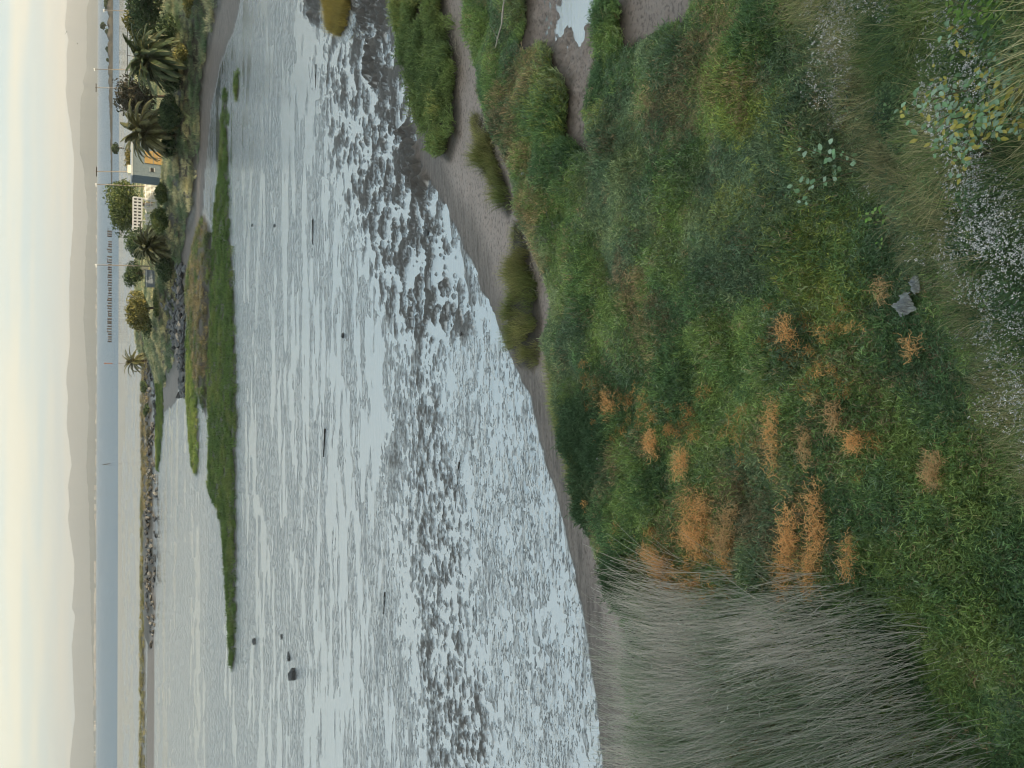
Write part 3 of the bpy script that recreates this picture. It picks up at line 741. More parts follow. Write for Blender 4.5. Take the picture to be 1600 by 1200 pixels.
# pale shore grass on the edge of the marsh
def edge_grass():
    X, Y, px, py = cand(60000, (780, 1000), (150, 960), 0.2)
    dm = sdist(X, Y, MARSH, 6.0)
    k = (dm > -0.08) & (dm < 0.45) & (rng.random(len(X)) < 0.55 * sstep(0.5, 0.2, dm)) & (blobs(px, py, [(880, 680, 30, 75), (905, 770, 20, 50), (860, 580, 15, 40)]) > rng.random(len(X)) * 1.4)
    X, Y = X[k], Y[k]; n = len(X); h = ground(X, Y)[0]
    f = 0.5 + fbm(X, Y, 3, 5) + 0.15 * rng.standard_normal(n)
    scatter('shore_grass', 'grass', np.stack([X, Y, h - .01], 1), np.stack([rng.normal(0, .15, n), rng.normal(0, .15, n), rng.uniform(0, 6.28, n)], 1), rng.uniform(0.7, 1.15, n), pal(f, [(0, (0.08, 0.11, 0.035)), (1, (0.17, 0.19, 0.075))]), 'light green grass fringe where the marsh meets the sand')
edge_grass()

# ------------------------------------------------------------------ reed bed
def build_reeds():
    lo, hi = REED_POLY.min(0), REED_POLY.max(0)
    n0 = int((hi[0] - lo[0]) * (hi[1] - lo[1]) * 430)
    X = rng.uniform(lo[0], hi[0], n0); Y = rng.uniform(lo[1], hi[1], n0)
    px, py = pix(X, Y, np.full(n0, 0.25)); d = sdist(X, Y, REED_POLY, 3.0)
    dens = np.clip(sstep(-0.05, 0.9, d) + 0.25 + 0.5 * fbm(X * 1.6, Y * 1.6, 3, 301), 0, 1)
    k = (d > -0.15) & (py < 1480) & (rng.random(n0) < dens)
    X, Y, px, py, d = X[k], Y[k], px[k], py[k], d[k]; n = len(X)
    h = ground(X, Y)[0]
    L = rng.uniform(0.75, 1.6, n) * (0.75 + 0.25 * sstep(0, 0.8, d))
    shore = sstep(1190, 1040, px)                      # stems by the sand lean out and to the right
    az = rng.uniform(0, 6.283, n); lean = np.abs(rng.normal(0.08, 0.09, n)) + 0.01
    wild = rng.random(n) < 0.13; lean = np.where(wild, rng.uniform(0.2, 0.7, n), lean)
    lx = np.cos(az) * lean + shore * rng.normal(0.24, 0.10, n); ly = np.sin(az) * lean + shore * rng.normal(0.14, 0.08, n) + 0.03
    K = 5; V = np.zeros((n, K, 3, 3)); w0 = rng.uniform(0.0026, 0.0066, n)
    curve = rng.uniform(0.0, 0.7, n)
    tl = np.linspace(0, 1, K)
    lx = np.where(wild & (px > 1350), lx * .4, lx); ly = np.where(wild & (px > 1350), ly * .4, ly)
    for i, t in enumerate(tl):
        cx = X + lx * L * t * (1 + curve * t * 0.6); cy = Y + ly * L * t * (1 + curve * t * 0.6); cz = h + L * t * (1 - 0.25 * (lx ** 2 + ly ** 2) * t)
        w = w0 * (1.0 - 0.72 * t)
        for j in range(3):
            a = 2.094 * j + az
            V[:, i, j, 0] = cx + np.cos(a) * w; V[:, i, j, 1] = cy + np.sin(a) * w; V[:, i, j, 2] = cz
    base = (np.arange(n) * K * 3)[:, None]
    F = []
    for i in range(K - 1):
        for j in range(3):
            F.append(np.array([i * 3 + j, i * 3 + (j + 1) % 3, (i + 1) * 3 + (j + 1) % 3, (i + 1) * 3 + j])[None, :] + base)
    F = np.stack(F, 1).reshape(-1, 4)
    f = 0.5 + 1.2 * fbm(X * 1.1, Y * 1.1, 3, 305) + 0.28 * rng.standard_normal(n) - 0.35 * sstep(1330, 1470, px) + 0.18
    tint = pal(f, [(0, (0.22, 0.33, 0.19)), (0.35, (0.52, 0.58, 0.49)), (0.6, (0.74, 0.73, 0.69)), (1, (0.85, 0.82, 0.77))])
    C = np.repeat(tint, K * 3, 0)
    # bent pale tips
    nb = 700; pick = rng.choice(n, nb, replace=False); m = MB()
    for i in pick:
        t = 1.0; p = V[i, K - 1].mean(0); a = random.uniform(0, 6.283); e = random.uniform(0.2, 1.0); pts = [p]; q = p.copy()
        for k2 in range(4):
            q = q + unit(a, e) * random.uniform(0.018, 0.04); e -= random.uniform(0.3, 0.9); pts.append(q.copy())
        m.ribbon(pts, [0.004, 0.006, 0.006, 0.005, 0.002], (math.cos(a + 1.57), math.sin(a + 1.57), 0), random.choice([(0.50, 0.52, 0.47), (0.36, 0.40, 0.36), (0.62, 0.62, 0.57)]))
    V2 = np.concatenate(m.V); allV = np.concatenate([V.reshape(-1, 3), V2]); off = n * K * 3
    me = mesh_np('reed_bed', allV, np.concatenate([F, np.array(m.Q) + off]))
    attr_col(me, 'tint', np.concatenate([C, np.concatenate(m.C)]))
    tag(link('reed_bed', me, M_LEAF), 'tall grey green reeds standing in a dense bed beside the shore', kind='stuff')
    print('reeds', n)
build_reeds()

# ------------------------------------------------------------------ dodder tangles
def build_dodder():
    n = 0
    for px, py, rx, ry, size, label in DODDER:
        c = P(px, py, 0.45); m = MB()
        dx = abs(P(px, py + ry, 0.45)[0] - P(px, py - ry, 0.45)[0]) / 2; dy = abs(P(px - rx, py, 0.45)[1] - P(px + rx, py, 0.45)[1]) / 2
        k = int(dx * dy * 7000) + 190; sm = 1.35 if size == 'small' else 1.0; dx *= sm; k = int(k * 0.4) if ('faint' in label or 'tiny' in label) else k
        nc = 7; cxs = np.linspace(-.8, .8, nc) * dx + rng.normal(0, .08, nc) * dx; cys = np.cumsum(rng.normal(0, .15, nc)) * dy; cys -= cys.mean(); rr = rng.uniform(.45, .75, nc)
        w_ = rng.integers(0, nc, k); xs = cxs[w_] + rng.normal(0, .30, k) * dx; ys = cys[w_] + rng.normal(0, .5, k) * dy * rr[w_]
        hh = ground(xs + c[0], ys + c[1])[0]
        warm = 'pale' not in label and 'straw' not in label and 'brown' not in label and 'dull' not in label and 'faint' not in label
        for x, y, z0 in zip(xs, ys, hh):
            p = np.array((x, y, z0 + random.uniform(0.22, 0.44))); a = random.uniform(0, 6.283); e = random.uniform(-0.3, 0.9); pts = [p.copy()]
            for s in range(5):
                p = p + unit(a, e) * random.uniform(0.018, 0.036); a += random.uniform(-1.1, 1.1); e = max(-0.9, min(1.1, e + random.uniform(-0.8, 0.7))); pts.append(p.copy())
            b = random.uniform(0.8, 1.02)
            col = (0.98 * b, 0.60 * b, 0.27 * b) if warm else (0.76 * b, 0.52 * b, 0.27 * b)
            sa = random.uniform(0, 6.283)
            m.ribbon(pts, 0.0065, (math.cos(sa) * .8, math.sin(sa) * .8, .6), col)
        o = link('dodder_patch', m.mesh('dodder_patch'), M_LEAF); o.location = (c[0], c[1], 0)
        tag(o, label, 'dodder', 'orange dodder patches in the marsh'); n += len(m.Q)
    print('dodder quads', n)
build_dodder()

def mk_dodder():
    m = MB()
    for k in range(34):
        p = np.array((random.gauss(0, .05), random.gauss(0, .04), random.uniform(.22, .36))); a = random.uniform(0, 6.283); e = random.uniform(-.3, .8); pts = [p.copy()]
        for s in range(4): p = p + unit(a, e) * random.uniform(.014, .03); a += random.uniform(-1, 1); e += random.uniform(-.7, .5); pts.append(p.copy())
        sa = random.uniform(0, 6.283); m.ribbon(pts, 0.006, (math.cos(sa) * .8, math.sin(sa) * .8, .6))
    return m.mesh('dodder_bit')
template_set('dodderbit', [mk_dodder for _ in range(4)], M_TUFT)
def dodder_flecks():
    X, Y, px, py = cand(16000, (930, 1400), (470, 930), 0.3)
    f = 0.5 + fbm(X * 1.1, Y * 1.1, 3, 451) + 0.22 * blobs(px, py, [(1110, 850, 80, 80), (1260, 840, 80, 90), (1215, 670, 50, 70), (1240, 540, 40, 50), (1000, 660, 70, 60)])
    k = (sdist(X, Y, MARSH, 5.0) > .4) & (rng.random(len(X)) < 0.10 * sstep(0.60, 0.85, f)); X, Y = X[k], Y[k]; n = len(X)
    scatter('dodder_flecks', 'dodderbit', np.stack([X, Y, ground(X, Y)[0]], 1), np.stack([rng.normal(0, .2, n), rng.normal(0, .2, n), rng.uniform(0, 6.28, n)], 1), rng.uniform(.6, 1.2, n), pal(rng.random(n), [(0, (0.20, 0.11, 0.045)), (1, (0.46, 0.28, 0.12))]), 'small orange and rusty dodder flecks threaded through the pickleweed')
    print('flecks', n)
dodder_flecks()

# ------------------------------------------------------------------ planted bank below the camera
def PG(px, py):
    """first ground point hit by the view ray of a photo pixel"""
    d = ray(px, py)[0]; t = np.linspace(2, 30, 1500); X, Y, Z = d[0] * t, d[1] * t, H + d[2] * t
    h = ground(X, Y)[0]; i = int(np.argmax(Z < h)); return Vector((X[i], Y[i], h[i]))

def mk_herb():
    m = MB()
    for _ in range(75):
        a = random.uniform(0, 6.283); r = 0.17 * math.sqrt(random.random()); b = np.array((r * math.cos(a), r * math.sin(a), 0.05 + (0.28 - 0.8 * r) * random.random() ** .6))
        m.leaf(b, unit(random.uniform(0, 6.283), random.uniform(-.2, .9)), (0, 0, 1), random.uniform(.025, .05), random.uniform(.010, .020), (1, 1, 1))
    return m.mesh('herb_mound')
template_set('herb', [mk_herb for _ in range(5)], M_TUFT)

def mk_alyssum():
    m = MB()
    for _ in range(26):
        a = random.uniform(0, 6.283); r = 0.16 * math.sqrt(random.random()); b = np.array((r * math.cos(a), r * math.sin(a), 0.22 + 0.14 * random.random()))
        for k in range(random.randint(2, 5)):
            c = b + np.array((random.gauss(0, .009), random.gauss(0, .009), random.gauss(0, .006))); s = random.uniform(0.004, 0.0075); t = random.uniform(0, 3)
            u = np.array((math.cos(t), math.sin(t), random.uniform(-.4, .4))) * s; v = np.array((-math.sin(t), math.cos(t), random.uniform(-.4, .4))) * s
            m.add([c - u, c - v, c + u, c + v], [(0, 1, 2, 3)])
    return m.mesh('alyssum_heads')
template_set('alyssum', [mk_alyssum for _ in range(5)], M_TUFT)

def build_bank():
    X = rng.uniform(-4, 12, 60000); Y = rng.uniform(0.2, 13, 60000); bd = bank_d(X, Y)
    k = (bd > -0.12) & (bd < 4.3); X, Y, bd = X[k], Y[k], bd[k]
    h = ground(X, Y)[0]; px, py = pix(X, Y, h); f = X * FWD[0] + Y * FWD[1] + (h - H) * FWD[2]
    k = (f > 1.2) & (px < 1800) & (py > -260) & (py < 900); X, Y, bd, h, px, py = (a[k] for a in (X, Y, bd, h, px, py))
    n = len(X)
    g = 0.5 + 1.2 * fbm(X * 0.9, Y * 0.9, 3, 501) + 0.2 * rng.standard_normal(n)
    dry = 0.65 * sstep(1.5, 0.2, bd) + 0.6 * sstep(0.52, 0.8, 0.5 + fbm(X * 1.4, Y * 1.4, 3, 503)) * (1 - blobs(px, py, [(1480, 60, 90, 80)]))
    dry = (rng.random(n) < np.clip(dry, 0.08, 1)).astype(float)[:, None] * rng.uniform(0.5, 1, n)[:, None]
    tint = pal(g, [(0, (0.028, 0.050, 0.026)), (0.5, (0.055, 0.085, 0.036)), (1, (0.095, 0.12, 0.045))]) * (1 - dry) + pal(g, [(0, (0.13, 0.125, 0.075)), (1, (0.22, 0.20, 0.13))]) * dry
    keep = rng.random(n) < np.clip(0.62 + 0.9 * fbm(X * 2.2, Y * 2.2, 3, 504), 0.12, 1)
    rot = np.stack([rng.normal(-0.15, 0.45, n), rng.normal(0, 0.45, n), rng.uniform(0, 6.28, n)], 1)
    hb = keep & (rng.random(n) < np.clip(0.40 + 0.9 * fbm(X * 1.2, Y * 1.2, 3, 521), 0.05, 0.9) * sstep(0.1, 0.8, bd)); keep &= ~hb
    scatter('bank_herbs', 'herb', np.stack([X, Y, h - .02], 1)[hb], rot[hb] * (0.5, 0.5, 1), rng.uniform(0.7, 1.35, n)[hb], pal(g, [(0, (0.026, 0.048, 0.028)), (0.5, (0.045, 0.078, 0.038)), (1, (0.085, 0.115, 0.052))])[hb], 'leafy green herbs growing through the grass of the bank', 2.4)
    scatter('bank_grass', 'bankgrass', np.stack([X, Y, h - .02], 1)[keep], rot[keep], rng.uniform(0.5, 1.2, n)[keep], tint[keep], 'mixed green and dry grass covering the bank below the camera', 2.9)
    fl = (rng.random(n) < 0.20 * sstep(0.50, 0.78, 0.5 + fbm(X * 1.1, Y * 1.1, 3, 507) + 0.26 * blobs(px, py, [(1340, 130, 60, 60), (1350, 220, 50, 50), (1560, 560, 80, 110), (1560, 380, 60, 90), (1480, 480, 60, 60), (1320, 30, 50, 40), (1420, 270, 60, 60)])))
    scatter('alyssum_flowers', 'alyssum', np.stack([X, Y, h], 1)[fl], rot[fl] * (0.5, 0.5, 1), rng.uniform(0.8, 1.3, fl.sum()), np.repeat(np.array([[0.36, 0.36, 0.39]]), fl.sum(), 0), 'tiny white flower heads dotted over the bank')
    # a few dry arching stalks
    m = MB()
    for i in rng.choice(n, 170, replace=False):
        p = np.array((X[i], Y[i], h[i])); a = random.uniform(0, 6.283); e = random.uniform(0.7, 1.4); pts = [p.copy()]; L = random.uniform(0.35, 0.8)
        for k2 in range(5):
            p = p + unit(a, e) * L / 5; e -= random.uniform(0.05, 0.35); pts.append(p.copy())
        m.tube(pts, np.linspace(0.0035, 0.0015, 6), 3, random.choice([(0.42, 0.36, 0.25), (0.30, 0.26, 0.17), (0.48, 0.45, 0.36)]), cap=False)
    tag(link('dry_stalks', m.mesh('dry_stalks'), M_STALK), 'thin dry stalks arching out of the bank grass', kind='stuff')
    print('bank', keep.sum(), fl.sum())
build_bank()

def leafy(name, at, label, hgt, rad, nstem, nleaf, L, cols, wratio=0.55, single=False, cat='shrub', flat=0.5):
    root = bpy.data.objects.new(name, None); COL.objects.link(root); root.location = at; tag(root, label, cat)
    st = MB(); fo = MB(); leaves = []
    for s in range(nstem):
        a = random.uniform(0, 6.283); e = random.uniform(0.6, 1.45); p = np.zeros(3); pts = [p.copy()]
        l = hgt * random.uniform(0.75, 1.1)
        for k in range(6):
            p = p + unit(a, e) * l / 6 * (1.0 if k < 5 else 0.8); p[:2] *= 1.0 + 0.02 * rad; a += random.uniform(-.35, .35); e += random.uniform(-.25, .15); pts.append(p.copy())
        pts = np.array(pts)
        st.tube(pts, np.linspace(0.010, 0.003, 7) * (hgt / 0.8), 4, (0.16, 0.15, 0.09), cap=False)
        for q in range(nleaf):
            t = random.uniform(0.3, 1.0) * 5.999; i = int(t); b = pts[i] + (pts[min(i + 1, 6)] - pts[i]) * (t - i)
            b = b + np.array((random.gauss(0, .05), random.gauss(0, .05), random.gauss(0, .03))) * rad
            d = unit(random.uniform(0, 6.283), random.uniform(-0.3, 0.7)); c = np.array(random.choice(cols)) * random.uniform(0.75, 1.2)
            ll = L * random.uniform(0.7, 1.2)
            if single:
                m = MB(); m.leaf((0, 0, 0), d, (0, 0, 1), ll, ll * wratio, c); leaves.append((m, b))
            else: fo.leaf(b, d, (0, 0, 1), ll, ll * wratio, c)
    link('stem', st.mesh('stem'), M_STALK, root)
    if single:
        for m, b in leaves:
            o = link('leaf', m.mesh('leaf'), M_LEAF, root); o.location = b
    else: link('foliage', fo.mesh('foliage'), M_LEAF, root)
    return root
GLAUC = [(0.30, 0.46, 0.30), (0.36, 0.50, 0.36), (0.22, 0.38, 0.20)]
leafy('leafy_shrub', PG(1596, 140), 'large pale leaved shrub with yellowing leaves on the planted bank', 0.85, 1.2, 22, 46, 0.060, GLAUC + [(0.20, 0.32, 0.12), (0.46, 0.42, 0.10), (0.50, 0.44, 0.13)])
leafy('green_shrub', PG(1610, 15), 'bright green broad leaved shrub in the corner of the bank', 0.55, 1.0, 10, 34, 0.055, [(0.14, 0.26, 0.05), (0.20, 0.32, 0.07), (0.10, 0.20, 0.04)])
leafy('young_tobacco_plant', PG(1362, 262), 'slender plant with big pale blue green leaves at the foot of the bank', 0.95, 1.0, 4, 8, 0.085, GLAUC, 0.72, True, 'plant')
leafy('green_seedling', PG(1392, 352), 'small bright green seedling at the foot of the bank', 0.45, 0.8, 4, 7, 0.06, [(0.18, 0.36, 0.07), (0.26, 0.42, 0.12)], 0.6, True, 'plant')
leafy('sprawling_weed', PG(1575, 455), 'loose light green weed sprawling on the flowery bank', 0.6, 0.6, 6, 9, 0.035, [(0.16, 0.26, 0.08), (0.22, 0.32, 0.12)], 0.35)
leafy('feathery_weed', PG(1470, 215), 'feathery light green weed among the white bank flowers', 0.4, 0.6, 9, 14, 0.030, [(0.15, 0.26, 0.10), (0.22, 0.32, 0.13)], 0.3)

# ------------------------------------------------------------------ litter and driftwood near by
def noisy_wood(name, c0, c1):
    n = NT(name, 0.85, 0.2); f = n.noise(30, 5, None, (1, 1, 0.15)); n.bump(f, 0.5, 0.01); return n.color(n.ramp(f, [(0.3, c0), (0.7, c1)]))
M_DRIFT = noisy_wood('bleached_wood', (0.26, 0.24, 0.21), (0.48, 0.45, 0.40)); M_DARKWOOD = noisy_wood('soaked_wood', (0.018, 0.016, 0.014), (0.05, 0.045, 0.04))
M_BAG = simple('plastic_film', (0.40, 0.44, 0.48), (0.66, 0.69, 0.72), 9, 0.35, 0.5, 0.01); M_BOARD = simple('painted_board', (0.50, 0.54, 0.60), (0.66, 0.69, 0.74), 20, 0.6, 0.3, 0.002)

def crumple(name, at, sx, sy, sz, rz, label, seed, mat=M_BAG, cat='plastic bag'):
    n = 34; u = np.linspace(-1, 1, n); U, W = np.meshgrid(u, u)
    r = np.clip(1 - (np.abs(U) ** 3 + np.abs(W) ** 3) * 0.55, 0, 1)
    Z = sz * r * (0.35 + 2.2 * np.abs(fbm(U * 3.2 + seed, W * 2.2, 4, seed, .6))) + 0.02 * sz * rng.standard_normal(U.shape)
    X = sx / 2 * U * (0.8 + 0.5 * fbm(U + seed, W * 1.3, 2, seed + 1)); Y = sy / 2 * W * (0.85 + 0.5 * fbm(U * 1.3, W + seed, 2, seed + 2))
    co, si = math.cos(rz), math.sin(rz); V = np.concatenate([np.stack([(X * co - Y * si).ravel(), (X * si + Y * co).ravel(), Z.ravel()], 1), np.stack([(X * co - Y * si).ravel(), (X * si + Y * co).ravel(), Z.ravel() - 0.012], 1)])
    i = np.arange(n * n).reshape(n, n); F = np.stack([i[:-1, :-1], i[:-1, 1:], i[1:, 1:], i[1:, :-1]], -1).reshape(-1, 4)
    rim = np.concatenate([i[0, :-1], i[:-1, -1], i[-1, :0:-1], i[:0:-1, 0]]); nx = np.roll(rim, -1)
    S = np.stack([rim, rim + n * n, nx + n * n, nx], 1)
    o = link(name, mesh_np(name, V, np.concatenate([F, F[:, ::-1] + n * n, S])), mat); o.location = at; return tag(o, label, cat)
def over(px, py, z): return P(px, py, z)
crumple('plastic_bag', over(1416, 478, 0.36), 0.30, 0.26, 0.14, 0.4, 'crumpled grey white plastic bag at the foot of the bank', 3)
crumple('plastic_scrap', over(1432, 446, 0.36), 0.24, 0.10, 0.08, 0.2, 'torn strip of plastic beside the crumpled bag', 11, cat='plastic scrap')
crumple('paper_scrap', over(819, 272, 0.30), 0.13, 0.10, 0.05, 0.7, 'small white scrap lying in the marsh near the driftwood', 17, M_BOARD, 'litter')
crumple('white_scrap', over(1200, 522, 0.42), 0.07, 0.05, 0.05, 0.1, 'tiny white scrap in the middle of the pickleweed', 19, M_BOARD, 'litter')
crumple('pale_scrap', over(937, 717, 0.42), 0.11, 0.05, 0.05, 0.1, 'tiny pale scrap among the dark bushes by the shore', 23, M_BOARD, 'litter')
m = MB(); m.box((0, 0, 0), (0.17, 0.06, 0.02), 0.1); o = link('board', m.mesh('board'), M_BOARD); o.location = over(1250, 217, 0.46); o.rotation_euler = (0.5, 0.1, 0.15)
bv = o.modifiers.new('bevel', 'BEVEL'); bv.width = 0.004; tag(o, 'short white board lying in the pickleweed', 'board')

def log(name, a, b, r0, r1, label, mat, lift=0.03, wob=0.03, cat='driftwood', branches=0, seg=9):
    c = np.array(((a[0] + b[0]) / 2, (a[1] + b[1]) / 2, 0)); A = np.array(a) - c; B = np.array(b) - c; t = np.linspace(0, 1, seg)[:, None]
    L = np.linalg.norm(B - A); pts = A + (B - A) * t + np.stack([fbm(t[:, 0] * 3, t[:, 0] * 0 + r0 * 99, 3, 3), fbm(t[:, 0] * 3, t[:, 0] * 0 + r0 * 31 + 7, 3, 4), 0.6 * fbm(t[:, 0] * 3, t[:, 0] * 0 + 17 + r0 * 11, 3, 5)], 1) * wob * L
    pts[:, 2] += lift; m = MB(); m.tube(pts, np.linspace(r0, r1, seg) * (1 + 0.2 * np.sin(np.arange(seg) * 2.1)), 8)
    for k in range(branches):
        i = random.randint(1, seg - 2); p = pts[i].copy(); az = random.uniform(0, 6.283); e = random.uniform(-.1, .7); q = [p.copy()]
        for s in range(4): p = p + unit(az, e) * L * random.uniform(.05, .10); az += random.uniform(-.5, .5); e += random.uniform(-.3, .3); q.append(p.copy())
        m.tube(q, np.linspace(r1 * .7, r1 * .2, 5), 5)
    o = link(name, m.mesh(name, True), mat); o.location = c; return tag(o, label, cat)
def G(px, py, dz=0.0):
    v = P(px, py, 0.05); v[2] = gz(v[0], v[1]) + dz; return v
log('driftwood_log', G(671, 68, .08), G(684, 95, .1), 0.055, 0.04, 'short pale driftwood log on the low grassy point', M_DRIFT, 0.1)
log('driftwood_branch', G(826, -20, .2), G(812, 84, .25), 0.035, 0.012, 'long pale driftwood branch at the head of the muddy creek', M_DRIFT, 0.14, 0.06, branches=2)
log('mud_stick', G(716, 722), G(708, 802), 0.020, 0.010, 'longest dark stick lying on the near mudflat', M_DARKWOOD, 0.012, 0.01, 'stick')
log('mud_stick', G(507, 670), G(504, 714), 0.030, 0.016, 'dark stick lying on the smooth film of water beyond the near mud', M_DARKWOOD, 0.012, 0.01, 'stick')
log('mud_stick', G(488, 343), G(487, 382), 0.026, 0.016, 'dark stick on the bright glare of the flat in front of the cordgrass', M_DARKWOOD, 0.012, 0.01, 'stick')
log('mud_stick', G(600, 926), G(598, 960), 0.018, 0.01, 'dark stick at the edge of the pitted mud, level with the reeds', M_DARKWOOD, 0.012, 0.02, 'stick')
log('mud_stick', G(492, 100), G(491, 140), 0.02, 0.012, 'thin dark stick by the dark clods on the flat', M_DARKWOOD, 0.012, 0.02, 'stick')

def dead_branch(name, at, R, n, label, col):
    root = MB()
    for k in range(n):
        a = random.uniform(0, 6.283); e = random.uniform(0.05, 0.9); p = np.zeros(3); pts = [p.copy()]
        for s in range(6): p = p + unit(a, e) * R / 6 * random.uniform(.7, 1.2); a += random.uniform(-.6, .6); e += random.uniform(-.4, .3); pts.append(p.copy())
        root.tube(pts, np.linspace(0.010, 0.003, 7), 4, col, cap=False)
        for j in range(3):
            b = pts[random.randint(2, 5)]; q = b + unit(random.uniform(0, 6.28), random.uniform(-.2, .9)) * R * random.uniform(.15, .35); root.tube([b, (b + q) / 2 + (0, 0, .02), q], [0.005, 0.004, 0.002], 3, col, cap=False)
    o = link(name, root.mesh(name), M_STALK); o.location = at; return tag(o, label, 'branch')
dead_branch('dead_branch', over(858, 362, 0.30), 0.55, 12, 'bleached tangle of dead branches beside the narrow islet', (0.34, 0.32, 0.30))
dead_branch('dead_branch', over(905, 520, 0.40), 0.5, 9, 'grey dead twigs half buried in the marsh behind the islet', (0.24, 0.25, 0.25))

# broken reed litter washed up along the tide line
def build_wrack():
    m = MB()
    for (px, py, rx, ry, n) in ((722, 70, 16, 70, 420), (765, 195, 10, 25, 120), (785, 240, 8, 22, 90), (830, 345, 12, 30, 160), (846, 410, 8, 45, 140), (672, 30, 8, 24, 90), (690, 130, 14, 16, 60), (762, 140, 18, 20, 110)):
        for k in range(n):
            c = P(px + random.gauss(0, .5) * rx, py + random.gauss(0, .5) * ry, 0.08); z = gz(c[0], c[1]) + random.uniform(0.004, 0.05) if k % 4 == 0 else None
            if z is None: z = lastz + random.uniform(-.01, .02)
            lastz = z; a = random.uniform(0, 6.283); L = random.uniform(0.06, 0.26); d = unit(a, random.uniform(-.05, .3)) * L
            b = random.uniform(.7, 1.2); p = np.array((c[0], c[1], z))
            m.ribbon([p, p + d * .5 + (0, 0, .008), p + d], [.006, .008, .005], (math.cos(a + 1.57), math.sin(a + 1.57), .2), (0.36 * b, 0.32 * b, 0.26 * b))
    tag(link('reed_litter', m.mesh('reed_litter'), M_STALK), 'pale broken reed stems washed up along the tide line', kind='stuff')
build_wrack()

# ------------------------------------------------------------------ rocks
def rock_mesh(seed, flat=1.0):
    bm = bmesh.new(); bmesh.ops.create_icosphere(bm, subdivisions=1, radius=0.5); r = random.Random(seed)
    for v in bm.verts:
        v.co *= r.uniform(0.72, 1.22); v.co.z *= flat
    for _ in range(3):
        d = Vector((r.gauss(0, 1), r.gauss(0, 1), r.gauss(0, 1))).normalized()
        for v in bm.verts:
            k = v.co.dot(d) - 0.34
            if k > 0: v.co -= d * k
    me = bpy.data.meshes.new('rock'); bm.to_mesh(me); bm.free(); return me
M_ROCK = simple('grey_rock', (0.055, 0.062, 0.07), (0.165, 0.175, 0.185), 3.0, 0.8, 0.3, 0.03); M_ROCKD = simple('dark_wet_rock', (0.025, 0.027, 0.03), (0.085, 0.09, 0.095), 3.0, 0.6, 0.4, 0.03)
RK = [rock_mesh(i, f) for i, f in enumerate((1, .55, .8, .45, .7, .5, .9, .6))]; RKD = [me.copy() for me in RK]
for me in RK: me.materials.append(M_ROCK)
for me in RKD: me.materials.append(M_ROCKD)
for px, py, s, label in ((397, 1003, 0.62, 'dark rock on the flat, the one nearest the cordgrass tip'), (439, 995, 0.42, 'smallest of the four dark rocks on the bright flat'), (450, 1026, 0.55, 'dark rock on the flat between the smallest and the largest'), (458, 1053, 0.85, 'largest dark rock on the bright open flat'),
                         (535, 525, 0.30, 'lone dark stone on the flat in front of the sandy beach'), (665, 364, 0.34, 'round dark stone by the water edge next to the sandbank'), (722, 522, 0.20, 'dark stone on the mud off the islet tip'), (428, 352, 0.35, 'dark stone on the glare beyond the long stick'), (393, 352, 0.35, 'dark stone beside the cordgrass shore')):
    c = P(px, py, 0.05); o = link('mud_rock', RKD[random.randrange(8)]); o.location = (c[0], c[1], gz(c[0], c[1]) + 0.05 * s); o.scale = (s * .95, s * .8, s * .7); o.rotation_euler = (random.uniform(-.2, .2), random.uniform(-.2, .2), random.uniform(0, 6.28)); tag(o, label, 'rock', 'dark stones lying on the mudflat')
def rock_field(name, label, spots, cat='revetment'):
    c = np.mean([s[:2] for s in spots], 0); root = bpy.data.objects.new(name, None); COL.objects.link(root); root.location = (c[0], c[1], 0); tag(root, label, cat)
    X = np.array([s[0] for s in spots]); Y = np.array([s[1] for s in spots]); h = ground(X, Y)[0]
    for (x, y, s, dark), z in zip(spots, h):
        o = link('rock', (RKD if dark else RK)[random.randrange(8)], None, root); o.location = (x - c[0], y - c[1], z + 0.15 * s)
        o.scale = (s * random.uniform(.8, 1.5), s * random.uniform(.7, 1.1), s * random.uniform(.5, .9)); o.rotation_euler = (random.uniform(-.5, .5), random.uniform(-.5, .5), random.uniform(0, 6.28))
sp_ = []
for _ in range(260):
    py = random.uniform(412, 618); t = random.random(); lo = np.interp(py, [412, 470, 540, 618], [276, 259, 262, 272]); hi = np.interp(py, [412, 470, 540, 618], [286, 289, 288, 282])
    c = P(lo + (hi - lo) * t, py, 1.2 * (1 - t) + 0.1); sp_.append((c[0], c[1], random.uniform(0.55, 1.35), t + random.gauss(0, .2) > 0.55))
rock_field('rock_revetment', 'sloping revetment of broken grey rocks below the trees on the point', sp_)
sp_ = []
for _ in range(210):
    py = 560 + 450 * random.random() ** 1.15; t = random.random(); lo = np.interp(py, [560, 650, 1010], [229, 232, 233]); hi = np.interp(py, [560, 650, 1010], [240, 242, 237])
    c = P(lo + (hi - lo) * t, py, 0.5); sp_.append((c[0], c[1], random.uniform(0.6, 1.3), random.random() < 0.75))
rock_field('rock_breakwater', 'long low breakwater of dark rocks reaching out across the flat', sp_, 'breakwater')

# ------------------------------------------------------------------ far shore: grasses
def at(px, py, z=None):
    """point on the far land seen at a pixel (land height found by a few iterations)"""
    z = 1.5
    for _ in range(12):
        v = P(px, py, z); z = 0.5 * z + 0.5 * gz(v[0], v[1])
    v = P(px, py, z); v[2] = gz(v[0], v[1]); return v

